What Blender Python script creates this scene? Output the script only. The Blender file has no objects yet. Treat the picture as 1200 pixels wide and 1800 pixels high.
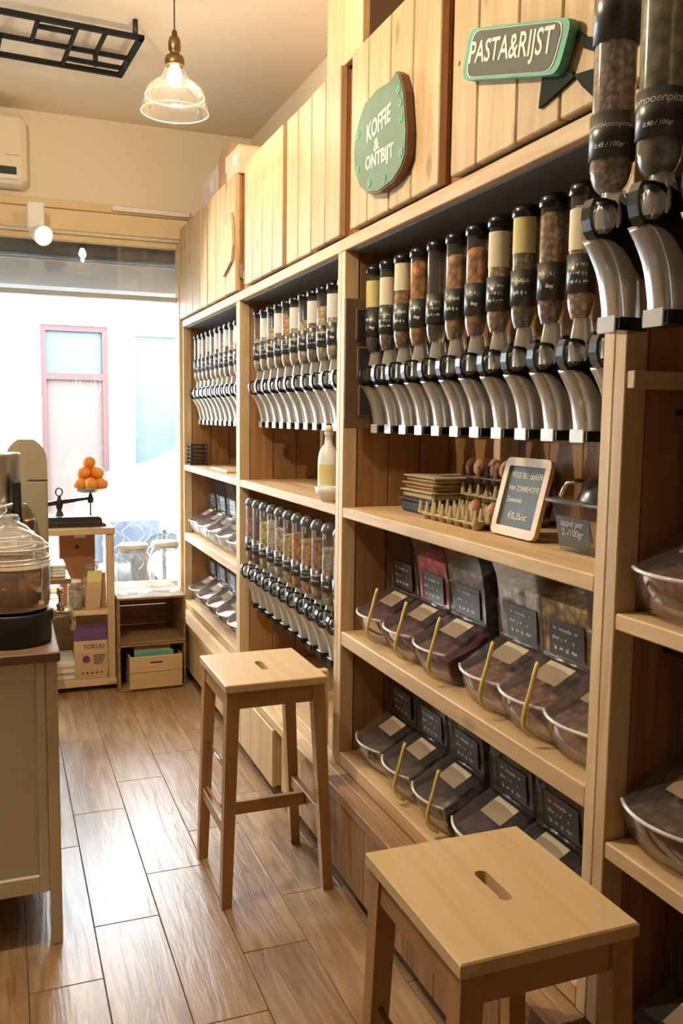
import bpy, math, random
from mathutils import Vector, Matrix
random.seed(7)
SC = bpy.context.scene
COL = SC.collection
PI = math.pi

# ------------------------------------------------------------------ camera
def make_camera():
    f, yaw, pitch, roll = 1549.3, 0.37027, 0.10514, -0.01278
    F = Vector((math.sin(yaw)*math.cos(pitch), math.cos(yaw)*math.cos(pitch), -math.sin(pitch)))
    r = Vector((math.cos(yaw), -math.sin(yaw), 0)); d = F.cross(r)
    c, s = math.cos(roll), math.sin(roll)
    R = c*r + s*d; D = -s*r + c*d
    M = Matrix((R, -D, -F)).transposed().to_4x4()
    M.translation = Vector((0, 0, 1.55))
    cam = bpy.data.cameras.new('camera'); o = bpy.data.objects.new('camera', cam); COL.objects.link(o)
    cam.sensor_fit = 'VERTICAL'; cam.sensor_height = 36; cam.lens = f/1800*36; cam.clip_start = 0.02
    o.matrix_world = M; SC.camera = o
make_camera()

# ------------------------------------------------------------------ world, light, exposure
SC.view_settings.view_transform = 'Standard'
SC.view_settings.look = 'None'
SC.view_settings.gamma = 1.0
SC.view_settings.use_curve_mapping = False
SC.view_settings.exposure = 0.48
SC.cycles.transparent_max_bounces = 32
SC.cycles.use_denoising = True
W = bpy.data.worlds.new('overcast_sky'); SC.world = W; W.use_nodes = True
bg = W.node_tree.nodes['Background']
bg.inputs['Color'].default_value = (0.84, 0.93, 1.0, 1)
bg.inputs['Strength'].default_value = 20.0

def lamp(name, kind, loc, power, color, radius=0.05, target=None, angle=1.6, blend=0.6):
    l = bpy.data.lights.new(name, kind); o = bpy.data.objects.new(name, l); COL.objects.link(o)
    l.energy = power; l.color = color; o.location = loc
    if kind in ('POINT', 'SPOT'): l.shadow_soft_size = radius
    if kind == 'SPOT':
        l.spot_size = angle; l.spot_blend = blend
    if target is not None:
        o.rotation_euler = (Vector(target)-Vector(loc)).to_track_quat('-Z', 'Y').to_euler()
    return o
WARM = (1.0, 0.83, 0.60)
def portal(loc, sx, sy):
    l = bpy.data.lights.new('window_daylight', 'AREA'); o = bpy.data.objects.new('window_daylight', l); COL.objects.link(o)
    l.shape = 'RECTANGLE'; l.size = sx; l.size_y = sy; l.cycles.is_portal = True
    o.location = loc; o.rotation_euler = (-PI/2, 0, 0)
portal((-0.5, 5.66, 1.4), 3.3, 2.0)

# ------------------------------------------------------------------ materials
MATS = {}
def newmat(name):
    m = bpy.data.materials.new(name); m.use_nodes = True
    nt = m.node_tree; nt.nodes.clear()
    out = nt.nodes.new('ShaderNodeOutputMaterial')
    MATS[name] = m
    return m, nt, out
def N(nt, t, **kw):
    n = nt.nodes.new(t)
    for k, v in kw.items():
        if k in n.inputs: n.inputs[k].default_value = v
        else: setattr(n, k, v)
    return n
def c4(c): return (c[0], c[1], c[2], 1)
def srgb(r, g, b):
    f = lambda v: (v/255/12.92) if v/255 <= 0.04045 else ((v/255+0.055)/1.055)**2.4
    return (f(r), f(g), f(b))
def plain(name, col, rough=0.5, metal=0.0, var=0.0, bump=0.0, bscale=60, emit=None, estr=0, spec=0.5, scale=8):
    m, nt, out = newmat(name)
    p = N(nt, 'ShaderNodeBsdfPrincipled'); nt.links.new(p.outputs[0], out.inputs[0])
    p.inputs['Base Color'].default_value = c4(col); p.inputs['Roughness'].default_value = rough; p.inputs['Metallic'].default_value = metal
    p.inputs['Specular IOR Level'].default_value = spec
    if emit:
        p.inputs['Emission Color'].default_value = c4(emit); p.inputs['Emission Strength'].default_value = estr
    if var or bump:
        tc = N(nt, 'ShaderNodeTexCoord')
        nz = N(nt, 'ShaderNodeTexNoise', Scale=scale, Detail=5.0); nt.links.new(tc.outputs['Object'], nz.inputs['Vector'])
        if var:
            mx = N(nt, 'ShaderNodeMix', data_type='RGBA'); mx.inputs['A'].default_value = c4([v*(1-var) for v in col]); mx.inputs['B'].default_value = c4([min(1, v*(1+var)) for v in col])
            nt.links.new(nz.outputs['Fac'], mx.inputs['Factor']); nt.links.new(mx.outputs['Result'], p.inputs['Base Color'])
        if bump:
            nb = N(nt, 'ShaderNodeTexNoise', Scale=bscale, Detail=4.0); nt.links.new(tc.outputs['Object'], nb.inputs['Vector'])
            b = N(nt, 'ShaderNodeBump', Strength=bump, Distance=0.01); nt.links.new(nb.outputs['Fac'], b.inputs['Height']); nt.links.new(b.outputs[0], p.inputs['Normal'])
    return m
def wood(name, light, dark, axis, rough=0.55, grain=1.0, knots=0.35, hue=0.12, bump=0.15, stretch=14, spec=0.4):
    """grain runs along axis (0 x, 1 y, 2 z) of the object's own space"""
    m, nt, out = newmat(name)
    p = N(nt, 'ShaderNodeBsdfPrincipled'); nt.links.new(p.outputs[0], out.inputs[0])
    p.inputs['Roughness'].default_value = rough; p.inputs['Specular IOR Level'].default_value = spec
    tc = N(nt, 'ShaderNodeTexCoord'); oi = N(nt, 'ShaderNodeObjectInfo')
    mul = N(nt, 'ShaderNodeMath', operation='MULTIPLY'); mul.inputs[1].default_value = 37.0
    nt.links.new(oi.outputs['Random'], mul.inputs[0])
    add = N(nt, 'ShaderNodeVectorMath', operation='ADD'); nt.links.new(tc.outputs['Object'], add.inputs[0]); nt.links.new(mul.outputs[0], add.inputs[1])
    mp = N(nt, 'ShaderNodeMapping'); sc = [stretch]*3; sc[axis] = 1.1
    mp.inputs['Scale'].default_value = sc; nt.links.new(add.outputs[0], mp.inputs['Vector'])
    n1 = N(nt, 'ShaderNodeTexNoise', Scale=1.6*grain, Detail=6.0, Roughness=0.6, Distortion=1.2); nt.links.new(mp.outputs[0], n1.inputs['Vector'])
    r1 = N(nt, 'ShaderNodeValToRGB'); r1.color_ramp.elements[0].position = 0.32; r1.color_ramp.elements[1].position = 0.66
    r1.color_ramp.elements[0].color = c4(dark); r1.color_ramp.elements[1].color = c4(light)
    nt.links.new(n1.outputs['Fac'], r1.inputs['Fac'])
    # knots: rare round spots
    mk = N(nt, 'ShaderNodeMapping'); sk = [7.0]*3; sk[axis] = 3.2; mk.inputs['Scale'].default_value = sk; nt.links.new(add.outputs[0], mk.inputs['Vector'])
    vk = N(nt, 'ShaderNodeTexVoronoi', Scale=1.0); nt.links.new(mk.outputs[0], vk.inputs['Vector'])
    rk = N(nt, 'ShaderNodeValToRGB'); rk.color_ramp.elements[0].position = 0.06; rk.color_ramp.elements[1].position = 0.15
    rk.color_ramp.elements[0].color = (knots, knots, knots, 1); rk.color_ramp.elements[1].color = (0, 0, 0, 1)
    nt.links.new(vk.outputs['Distance'], rk.inputs['Fac'])
    mx = N(nt, 'ShaderNodeMix', data_type='RGBA'); mx.inputs['B'].default_value = c4([v*0.28 for v in dark])
    nt.links.new(rk.outputs['Color'], mx.inputs['Factor']); nt.links.new(r1.outputs['Color'], mx.inputs['A'])
    # board to board tone
    hs = N(nt, 'ShaderNodeHueSaturation'); nt.links.new(mx.outputs['Result'], hs.inputs['Color'])
    mr = N(nt, 'ShaderNodeMapRange'); mr.inputs['To Min'].default_value = 1-hue; mr.inputs['To Max'].default_value = 1+hue
    nt.links.new(oi.outputs['Random'], mr.inputs['Value']); nt.links.new(mr.outputs[0], hs.inputs['Value'])
    nt.links.new(hs.outputs[0], p.inputs['Base Color'])
    b = N(nt, 'ShaderNodeBump', Strength=bump, Distance=0.004); nt.links.new(n1.outputs['Fac'], b.inputs['Height']); nt.links.new(b.outputs[0], p.inputs['Normal'])
    return m
def clear(name, tint=(0.95, 0.96, 0.95), rough=0.06, body=0.0, bodycol=(0.8, 0.8, 0.78), ior=1.5, base=0.02, peak=0.45):
    """thin clear plastic or glass: see-through with a fresnel reflection, plus a share of milky body"""
    m, nt, out = newmat(name)
    t = N(nt, 'ShaderNodeBsdfTransparent'); t.inputs['Color'].default_value = c4(tint)
    g = N(nt, 'ShaderNodeBsdfGlossy'); g.inputs['Roughness'].default_value = rough; g.inputs['Color'].default_value = (1, 1, 1, 1)
    fr = N(nt, 'ShaderNodeFresnel'); fr.inputs['IOR'].default_value = ior
    a = N(nt, 'ShaderNodeMath', operation='ADD'); a.inputs[1].default_value = base; cl = N(nt, 'ShaderNodeMath', operation='MINIMUM'); cl.inputs[1].default_value = peak; nt.links.new(fr.outputs[0], cl.inputs[0]); nt.links.new(cl.outputs[0], a.inputs[0])
    last = t
    if body > 0:
        df = N(nt, 'ShaderNodeBsdfDiffuse'); df.inputs['Color'].default_value = c4(bodycol)
        mb = N(nt, 'ShaderNodeMixShader'); mb.inputs[0].default_value = body
        nt.links.new(t.outputs[0], mb.inputs[1]); nt.links.new(df.outputs[0], mb.inputs[2]); last = mb
    mx = N(nt, 'ShaderNodeMixShader'); nt.links.new(a.outputs[0], mx.inputs[0]); nt.links.new(last.outputs[0], mx.inputs[1]); nt.links.new(g.outputs[0], mx.inputs[2])
    nt.links.new(mx.outputs[0], out.inputs[0])
    return m
def grainy(name, scale=90, contrast=0.45, rough=0.7):
    """loose dry food: the object's own colour, broken up into small kernels"""
    m, nt, out = newmat(name)
    p = N(nt, 'ShaderNodeBsdfPrincipled'); nt.links.new(p.outputs[0], out.inputs[0]); p.inputs['Roughness'].default_value = rough
    tc = N(nt, 'ShaderNodeTexCoord'); oi = N(nt, 'ShaderNodeObjectInfo')
    v = N(nt, 'ShaderNodeTexVoronoi', Scale=scale); nt.links.new(tc.outputs['Object'], v.inputs['Vector'])
    r = N(nt, 'ShaderNodeMapRange'); r.inputs['To Min'].default_value = 1.15; r.inputs['To Max'].default_value = 1-contrast; r.inputs['From Max'].default_value = 0.7
    nt.links.new(v.outputs['Distance'], r.inputs['Value'])
    sep = N(nt, 'ShaderNodeSeparateColor'); nt.links.new(v.outputs['Color'], sep.inputs[0])
    r2 = N(nt, 'ShaderNodeMapRange'); r2.inputs['To Min'].default_value = 0.7; r2.inputs['To Max'].default_value = 1.25; nt.links.new(sep.outputs[0], r2.inputs['Value'])
    mu = N(nt, 'ShaderNodeMath', operation='MULTIPLY'); nt.links.new(r.outputs[0], mu.inputs[0]); nt.links.new(r2.outputs[0], mu.inputs[1])
    hs = N(nt, 'ShaderNodeHueSaturation'); nt.links.new(oi.outputs['Color'], hs.inputs['Color']); nt.links.new(mu.outputs[0], hs.inputs['Value'])
    nt.links.new(hs.outputs[0], p.inputs['Base Color'])
    b = N(nt, 'ShaderNodeBump', Strength=0.6, Distance=0.004, invert=True); nt.links.new(v.outputs['Distance'], b.inputs['Height']); nt.links.new(b.outputs[0], p.inputs['Normal'])
    return m

PL, PD = (0.70, 0.50, 0.27), (0.53, 0.335, 0.155)
for ax, nm in enumerate('xyz'):
    wood('pine_'+nm, PL, PD, ax)
    wood('pale_pine_'+nm, (0.72, 0.54, 0.32), (0.57, 0.385, 0.20), ax, knots=0.5)
    wood('cab_pine_'+nm, (0.62, 0.455, 0.255), (0.47, 0.315, 0.155), ax, knots=0.55, hue=0.08)
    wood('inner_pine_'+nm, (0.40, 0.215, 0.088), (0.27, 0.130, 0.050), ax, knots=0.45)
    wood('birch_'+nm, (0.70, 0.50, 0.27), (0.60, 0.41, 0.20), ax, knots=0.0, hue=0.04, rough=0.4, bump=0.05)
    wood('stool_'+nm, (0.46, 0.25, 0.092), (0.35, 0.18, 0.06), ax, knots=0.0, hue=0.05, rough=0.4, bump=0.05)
    wood('crate_'+nm, (0.42, 0.24, 0.11), (0.22, 0.115, 0.05), ax, knots=0.3)
wood('dark_top', (0.20, 0.115, 0.06), (0.10, 0.055, 0.03), 0, knots=0.0)
wood('tile_wood', (0.42, 0.265, 0.135), (0.215, 0.125, 0.06), 1, rough=0.30, knots=0.2, hue=0.10, bump=0.45, stretch=12, spec=0.5, grain=1.5)
plain('grout', (0.05, 0.035, 0.025), 0.8)
plain('plaster', (0.80, 0.71, 0.54), 0.85, var=0.03, bump=0.03, scale=3)
plain('ceiling_paint', (0.80, 0.71, 0.56), 0.9, var=0.03, scale=2)
plain('brown_wall', (0.16, 0.11, 0.07), 0.8, var=0.05)
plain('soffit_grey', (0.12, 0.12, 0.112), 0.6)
plain('beam_paint', (0.74, 0.57, 0.33), 0.6, var=0.06)
plain('white_paint', (0.80, 0.78, 0.72), 0.5)
plain('cream_panel', (0.74, 0.68, 0.50), 0.5, var=0.05)
plain('cream_post', (0.70, 0.57, 0.37), 0.5, var=0.05)
plain('black_plastic', (0.012, 0.012, 0.013), 0.22, spec=0.6)
plain('black_matte', (0.02, 0.02, 0.02), 0.55)
plain('band_black', (0.035, 0.038, 0.038), 0.34, spec=1.0)
plain('chalk', (0.78, 0.78, 0.74), 0.9)
plain('slate', (0.075, 0.085, 0.09), 0.6, var=0.3, scale=12)
plain('paper', (0.78, 0.70, 0.50), 0.8, var=0.05, scale=30)
plain('white_paper', (0.82, 0.80, 0.76), 0.8)
plain('yellow_paper', (0.70, 0.62, 0.25), 0.8)
plain('chrome', (0.78, 0.76, 0.72), 0.18, metal=1.0)
plain('steel', (0.62, 0.60, 0.57), 0.3, metal=1.0)
plain('brass', (0.20, 0.13, 0.06), 0.4, metal=0.9)
plain('iron_black', (0.006, 0.006, 0.006), 0.6, spec=0.2)
plain('dark_iron', (0.035, 0.03, 0.028), 0.45, metal=0.3)
plain('cardboard', (0.46, 0.27, 0.14), 0.85, var=0.06, scale=14)
plain('pale_carton', (0.72, 0.56, 0.42), 0.85, var=0.04)
plain('pink_carton', (0.70, 0.55, 0.50), 0.8)
plain('red_carton', (0.40, 0.17, 0.08), 0.75, var=0.08)
plain('kraft', (0.56, 0.37, 0.205), 0.8, var=0.05, scale=20)
plain('egg_pulp', (0.52, 0.42, 0.25), 0.95, var=0.08, bump=0.3, bscale=180)
plain('blue_pulp', (0.07, 0.085, 0.12), 0.9, var=0.1)
plain('egg_shell', (0.50, 0.24, 0.13), 0.5, var=0.08, scale=40)
plain('orange_peel', (0.90, 0.34, 0.03), 0.45, bump=0.25, bscale=260)
plain('machine_beige', (0.36, 0.31, 0.20), 0.45, var=0.04)
plain('purple', (0.13, 0.05, 0.16), 0.5)
plain('cord_yellow', (0.70, 0.55, 0.16), 0.35)
plain('white_gloss', (0.85, 0.84, 0.80), 0.3)
plain('grey_metal', (0.45, 0.46, 0.47), 0.5)
plain('charcoal', (0.06, 0.055, 0.05), 0.6)
plain('facade_white', (0.80, 0.80, 0.79), 0.8, var=0.02, scale=1)
plain('facade_red', (0.055, 0.02, 0.018), 0.7)
plain('facade_pink', (0.09, 0.058, 0.05), 0.8)
plain('facade_glass', (0.036, 0.055, 0.072), 0.4)
plain('pavement', (0.075, 0.08, 0.09), 0.85, var=0.08, scale=6)
plain('car_paint', (0.20, 0.24, 0.28), 0.25, spec=0.6)
plain('car_blue', (0.03, 0.045, 0.07), 0.25)
plain('tyre', (0.015, 0.015, 0.017), 0.7)
plain('sign_green', (0.10, 0.38, 0.25), 0.6, var=0.35, scale=14)
plain('sign_mint', (0.12, 0.205, 0.13), 0.65, var=0.30, scale=16)
plain('sign_slate', (0.085, 0.09, 0.065), 0.7, var=0.12)
plain('sign_letter', (0.80, 0.78, 0.66), 0.8)
plain('tail_green', (0.022, 0.027, 0.02), 0.85, var=0.2, spec=0.15)
plain('tan_leather', (0.20, 0.10, 0.05), 0.6, var=0.08)
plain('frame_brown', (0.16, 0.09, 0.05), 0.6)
plain('terracotta', (0.36, 0.13, 0.05), 0.65, var=0.12)
plain('bulb_glow', (1, 0.9, 0.7), 0.4, emit=(1.0, 0.92, 0.78), estr=22)
plain('spot_glow', (1, 0.9, 0.7), 0.4, emit=(1.0, 0.92, 0.75), estr=10)
plain('amber_liquid', (0.24, 0.105, 0.03), 0.25, var=0.15, scale=10)
plain('liquid_top', (0.42, 0.26, 0.11), 0.25)
grainy('food', 85, 0.5)
grainy('food_coarse', 42, 0.6)
plain('rim_shine', (0.70, 0.68, 0.68), 0.15)
clear('tube_clear', (0.97, 0.97, 0.96), 0.10, ior=1.4, base=0.05, peak=0.5, body=0.05, bodycol=(0.75, 0.75, 0.72))
clear('chute_clear', (0.80, 0.78, 0.72), 0.16, base=0.22, peak=0.8, body=0.52, bodycol=(0.70, 0.64, 0.54))
clear('neck_clear', (0.85, 0.84, 0.80), 0.10, base=0.10, body=0.45, bodycol=(0.66, 0.62, 0.54))
clear('bin_clear', (0.86, 0.83, 0.82), 0.08, ior=1.3, base=0.02, peak=0.3, body=0.06, bodycol=(0.6, 0.55, 0.55))
clear('lid_clear', (0.84, 0.80, 0.79), 0.10, ior=1.35, base=0.04, peak=0.35, body=0.07, bodycol=(0.55, 0.50, 0.48))
clear('jar_glass', (0.97, 0.98, 0.97), 0.03, ior=1.4, base=0.06, peak=0.30, body=0.10, bodycol=(0.85, 0.88, 0.88))
clear('lamp_glass', (0.98, 0.97, 0.95), 0.03, ior=1.35, base=0.04, peak=0.3, body=0.012, bodycol=(0.9, 0.85, 0.75))
clear('rim_glass', (0.9, 0.9, 0.86), 0.1, base=0.2, body=0.4, bodycol=(0.9, 0.88, 0.8))
clear('panel_clear', (0.96, 0.95, 0.95), 0.06, ior=1.2, base=0.02, peak=0.12)
clear('window_glass', (0.97, 0.98, 0.98), 0.0, ior=1.45, base=0.0)

# ------------------------------------------------------------------ mesh helpers
class MB:
    def __init__(s): s.v = []; s.f = []; s.sm = []
    def add(s, vs, fs, smooth=False):
        o = len(s.v); s.v += [tuple(p) for p in vs]
        for q in fs: s.f.append(tuple(i+o for i in q)); s.sm.append(smooth)
        return s
    def box(s, x0, x1, y0, y1, z0, z1, b=0.0):
        if b <= 0:
            vs = [(x, y, z) for x in (x0, x1) for y in (y0, y1) for z in (z0, z1)]
            return s.add(vs, [(0,1,3,2), (4,6,7,5), (0,4,5,1), (2,3,7,6), (0,2,6,4), (1,5,7,3)])
        b = min(b, (x1-x0)*.45, (y1-y0)*.45, (z1-z0)*.45)
        X, Y, Z = (x0, x1), (y0, y1), (z0, z1); idx = {}; vs = []
        for i in (0, 1):
            for j in (0, 1):
                for k in (0, 1):
                    sx, sy, sz = (1, -1)[i]*b, (1, -1)[j]*b, (1, -1)[k]*b
                    for a in range(3):
                        p = [X[i]+(sx if a != 0 else 0), Y[j]+(sy if a != 1 else 0), Z[k]+(sz if a != 2 else 0)]
                        idx[i, j, k, a] = len(vs); vs.append(p)
        fs = []
        g = lambda i, j, k, a: idx[i, j, k, a]
        for i in (0, 1):
            fs.append((g(i,0,0,0), g(i,0,1,0), g(i,1,1,0), g(i,1,0,0)))
            fs.append((g(0,i,0,1), g(0,i,1,1), g(1,i,1,1), g(1,i,0,1)))
            fs.append((g(0,0,i,2), g(0,1,i,2), g(1,1,i,2), g(1,0,i,2)))
        for i in (0, 1):
            for j in (0, 1):
                fs.append((g(i,j,0,0), g(i,j,1,0), g(i,j,1,1), g(i,j,0,1)))
                fs.append((g(i,0,j,0), g(i,1,j,0), g(i,1,j,2), g(i,0,j,2)))
                fs.append((g(0,i,j,1), g(1,i,j,1), g(1,i,j,2), g(0,i,j,2)))
                for k in (0, 1): fs.append((g(i,j,k,0), g(i,j,k,1), g(i,j,k,2)))
        return s.add(vs, fs)
    def prism(s, poly, axis, a0, a1, smooth=False):
        """polygon in the two other axes (order: xy for z, xz for y, yz for x) swept along axis"""
        n = len(poly)
        def P(p, a):
            if axis == 2: return (p[0], p[1], a)
            if axis == 1: return (p[0], a, p[1])
            return (a, p[0], p[1])
        vs = [P(p, a0) for p in poly]+[P(p, a1) for p in poly]
        fs = [tuple(range(n)), tuple(range(2*n-1, n-1, -1))]
        s.add(vs, fs)
        s.add([], [])
        o = len(s.v)-2*n
        for i in range(n):
            s.f.append((o+i, o+(i+1) % n, o+n+(i+1) % n, o+n+i)); s.sm.append(smooth)
        return s
    def lathe(s, prof, c=(0, 0, 0), n=24, axis=2, cap=False, arc=(0, 2*PI), smooth=True):
        full = abs(arc[1]-arc[0]-2*PI) < 1e-6
        m = n if full else n+1; vs = []
        for r, h in prof:
            for k in range(m):
                a = arc[0]+(arc[1]-arc[0])*k/n; p = [r*math.cos(a), r*math.sin(a), h]
                if axis == 0: p = [p[2], p[0], p[1]]
                if axis == 1: p = [p[0], p[2], p[1]]
                vs.append((p[0]+c[0], p[1]+c[1], p[2]+c[2]))
        fs = []
        for i in range(len(prof)-1):
            for k in range(n):
                k2 = (k+1) % m
                fs.append((i*m+k, i*m+k2, (i+1)*m+k2, (i+1)*m+k))
        s.add(vs, fs, smooth)
        if cap:
            o = len(s.v)-len(vs); L = len(prof)-1
            s.f.append(tuple(o+k for k in range(m))[::-1]); s.sm.append(False)
            s.f.append(tuple(o+L*m+k for k in range(m))); s.sm.append(False)
        return s
    def tube(s, pts, r, n=8, closed=False, flat=None):
        pts = [Vector(p) for p in pts]; L = len(pts); rings = []; up = None
        for i, p in enumerate(pts):
            if closed: t = pts[(i+1) % L]-pts[i-1]
            else: t = pts[min(i+1, L-1)]-pts[max(i-1, 0)]
            t.normalize()
            if up is None:
                up = Vector((0, 0, 1)) if abs(t.z) < .9 else Vector((1, 0, 0))
            a = (up-t*up.dot(t)).normalized(); b = t.cross(a); up = a
            rr = r[i] if isinstance(r, (list, tuple)) else r
            fl = flat if flat else 1.0
            rings.append([p+a*rr*fl*math.cos(2*PI*k/n)+b*rr*math.sin(2*PI*k/n) for k in range(n)])
        vs = [q for R in rings for q in R]; fs = []
        for i in range(L if closed else L-1):
            j = (i+1) % L
            for k in range(n): fs.append((i*n+k, i*n+(k+1) % n, j*n+(k+1) % n, j*n+k))
        s.add(vs, fs, True)
        if not closed:
            o = len(s.v)-len(vs); s.f.append(tuple(o+k for k in range(n))[::-1]); s.sm.append(False); s.f.append(tuple(o+(L-1)*n+k for k in range(n))); s.sm.append(False)
        return s
    def ball(s, c, r, n=16, m=10, sx=1, sy=1, sz=1):
        pr = [(max(1e-4, math.sin(PI*i/m))*r, -math.cos(PI*i/m)*r) for i in range(m+1)]
        o = len(s.v); s.lathe(pr, (0, 0, 0), n)
        for i in range(o, len(s.v)):
            p = s.v[i]; s.v[i] = (p[0]*sx+c[0], p[1]*sy+c[1], p[2]*sz+c[2])
        return s
    def xf(s, M, start=0):
        for i in range(start, len(s.v)): s.v[i] = tuple(M @ Vector(s.v[i]))
        return s
    def mesh(s, name, off=(0, 0, 0)):
        me = bpy.data.meshes.new(name)
        me.from_pydata([(p[0]-off[0], p[1]-off[1], p[2]-off[2]) for p in s.v], [], s.f)
        me.polygons.foreach_set('use_smooth', s.sm); me.update()
        import bmesh as _b
        bm = _b.new(); bm.from_mesh(me); _b.ops.recalc_face_normals(bm, faces=bm.faces); bm.to_mesh(me); bm.free()
        return me

def base_of(o):
    v = Vector((0, 0, 0))
    while o is not None: v += o.location; o = o.parent
    return v
def obj(name, mb, mat, parent=None, label=None, color=None, stuff=False):
    off = base_of(parent) if parent else (0, 0, 0)
    me = mb.mesh(name, off); me.materials.append(MATS[mat])
    o = bpy.data.objects.new(name, me); COL.objects.link(o)
    if parent: o.parent = parent
    if label: o['label'] = label
    if color: o.color = c4(color)
    if stuff: o['kind'] = 'stuff'
    return o
def thing(name, label, cat, loc=(0, 0, 0), group=None):
    o = bpy.data.objects.new(name, None); COL.objects.link(o); o.empty_display_size = .05
    o.location = loc; o['label'] = label; o['category'] = cat
    if group: o['group'] = group
    return o
def single(name, mb, mat, label, cat, group=None, loc=None, color=None):
    o = obj(name, mb, mat); o['label'] = label; o['category'] = cat
    if group: o['group'] = group
    if color: o.color = c4(color)
    if loc: o.location = loc
    return o
def struct(name, mb, mat, parent=None):
    o = obj(name, mb, mat, parent)
    if not parent: o['kind'] = 'structure'
    return o
def dup(root, loc, label, group=None, rotz=0.0):
    def cp(o, par):
        c = o.copy(); COL.objects.link(c)
        if par: c.parent = par
        for ch in o.children: cp(ch, c)
        return c
    r = cp(root, None); r.location = loc; r.rotation_euler = (0, 0, rotz); r['label'] = label
    if group: r['group'] = group
    return r
ORD = ['first', 'second', 'third', 'fourth', 'fifth', 'sixth', 'seventh', 'eighth', 'ninth', 'tenth', 'eleventh', 'twelfth']

_tc = {}
def text_geo(s, size=1.0, shear=0.0, bold=0.0):
    k = (s, shear, bold)
    if k not in _tc:
        cu = bpy.data.curves.new('lettering', 'FONT'); cu.body = s; cu.size = 1.0; cu.shear = shear; cu.offset = bold
        cu.align_x = 'CENTER'; cu.resolution_u = 3; cu.extrude = 0.01
        o = bpy.data.objects.new('lettering', cu); COL.objects.link(o)
        dg = bpy.context.evaluated_depsgraph_get(); me = bpy.data.meshes.new_from_object(o.evaluated_get(dg))
        _tc[k] = ([tuple(v.co) for v in me.vertices], [tuple(p.vertices) for p in me.polygons])
        bpy.data.objects.remove(o); bpy.data.curves.remove(cu); bpy.data.meshes.remove(me)
    vs, fs = _tc[k]
    return [(v[0]*size, v[1]*size, v[2]*size) for v in vs], fs
def put_text(mb, s, size, fn, shear=0.0, bold=0.0):
    vs, fs = text_geo(s, size, shear, bold); mb.add([fn(*v) for v in vs], fs)
def cyl_fn(r, z0, ang0=PI, c=(0, 0)):
    """wrap text (x along, y up) on a vertical cylinder, reading from outside, centred at angle ang0"""
    def fn(x, y, z):
        a = ang0+x/r; R = r+z
        return (c[0]+R*math.cos(a), c[1]+R*math.sin(a), z0+y)
    return fn
def face_fn(x, y0, z0, nx=-1):
    """lay text on a plane facing -x: reading direction runs towards -y"""
    return lambda a, b, c: (x-c, y0-a, z0+b)
def scribble(w, h, lines, seed, fn, thick=0.0016):
    """illegible chalk handwriting as thin ribbons"""
    rnd = random.Random(seed); mb = MB()
    for l in range(lines):
        y = h/2-h*(l+.5)/lines; x = -w/2*rnd.uniform(.7, 1); end = w/2*rnd.uniform(.5, 1); pts = []
        amp = h/lines*.26; up = 1
        while x < end:
            if rnd.random() < .10: x += w*.07
            pts.append((x, y+up*amp*rnd.choice((.35, .45, .5, 1.0)))); up = -up; x += w*rnd.uniform(.012, .034)
        for i in range(len(pts)-1):
            a, b = pts[i], pts[i+1]
            if b[0]-a[0] > w*.06: continue
            dx, dy = b[0]-a[0], b[1]-a[1]; L = math.hypot(dx, dy) or 1; nx, ny = -dy/L*thick/2, dx/L*thick/2
            mb.add([fn(a[0]+nx, a[1]+ny, .0006), fn(a[0]-nx, a[1]-ny, .0006), fn(b[0]-nx, b[1]-ny, .0006), fn(b[0]+nx, b[1]+ny, .0006)], [(0, 1, 2, 3)])
    return mb

# ================================================================== room shell
XS, XB, YE, ZC = 1.08, 1.50, 5.56, 3.285
floor = struct('floor', MB().box(-2.2, 1.56, -1.6, 5.72, -0.06, -0.006), 'grout')
FP = {}
def floor_plank(x0, x1, y0, y1):
    L = round(y1-y0, 3); w = round(x1-x0, 3)
    if (w, L) not in FP:
        me = MB().box(-w/2+.0011, w/2-.0011, -L/2+.0011, L/2-.0011, -.012, 0, .0016).mesh('floor_plank'); me.materials.append(MATS['tile_wood']); FP[w, L] = me
    o = bpy.data.objects.new('floor_plank', FP[w, L]); COL.objects.link(o); o.parent = floor; o.location = ((x0+x1)/2, (y0+y1)/2, 0)
P0, PW, PLEN = 0.035, 0.1965, 0.809
for k in range(-6, 8):
    x0 = P0+k*PW; x1 = x0+PW
    if x0 > 1.5: continue
    y = -1.6-PLEN+((.752+.263*k-(-1.6)) % PLEN)
    if y < -1.6-PLEN: y += PLEN
    while y < 5.70:
        a, b = max(y, -1.6), min(y+PLEN, 5.70)
        if b-a > .03: floor_plank(x0, min(x1, 1.55), a, b)
        y += PLEN
struct('ceiling', MB().box(-2.2, 1.56, -1.6, 5.72, ZC, ZC+.1), 'ceiling_paint')
struct('wall_right', MB().box(1.52, 1.62, -1.6, 5.72, 0, ZC), 'plaster')
struct('wall_left', MB().box(-2.3, -2.2, -1.6, 5.72, 0, ZC), 'brown_wall')
struct('wall_front', MB().box(-2.3, 1.62, -1.7, -1.6, 0, ZC), 'brown_wall')
wb = MB(); wb.box(-2.2, 1.52, YE, YE+.16, 2.62, ZC); wb.box(-2.2, -2.1, YE, YE+.16, 0, 2.62); wb.box(1.11, 1.52, YE, YE+.16, 0, 2.62); wb.box(-2.1, 1.11, YE, YE+.16, 0, .46)
struct('wall_back', wb, 'plaster')
struct('trim_1', MB().box(-2.2, 1.115, YE-.035, YE, 2.632, 2.745, .004), 'beam_paint')
struct('trim_2', MB().box(-2.2, 1.14, YE-.02, YE, 2.752, 2.80, .004), 'beam_paint')
struct('trim_3', MB().box(.66, 1.12, YE-.05, YE-.022, 2.762, 2.79, .003), 'white_paint')
w = struct('window_1', MB().box(-2.1, 1.11, YE+.05, YE+.11, .46, .50, .004), 'white_paint')
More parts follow.
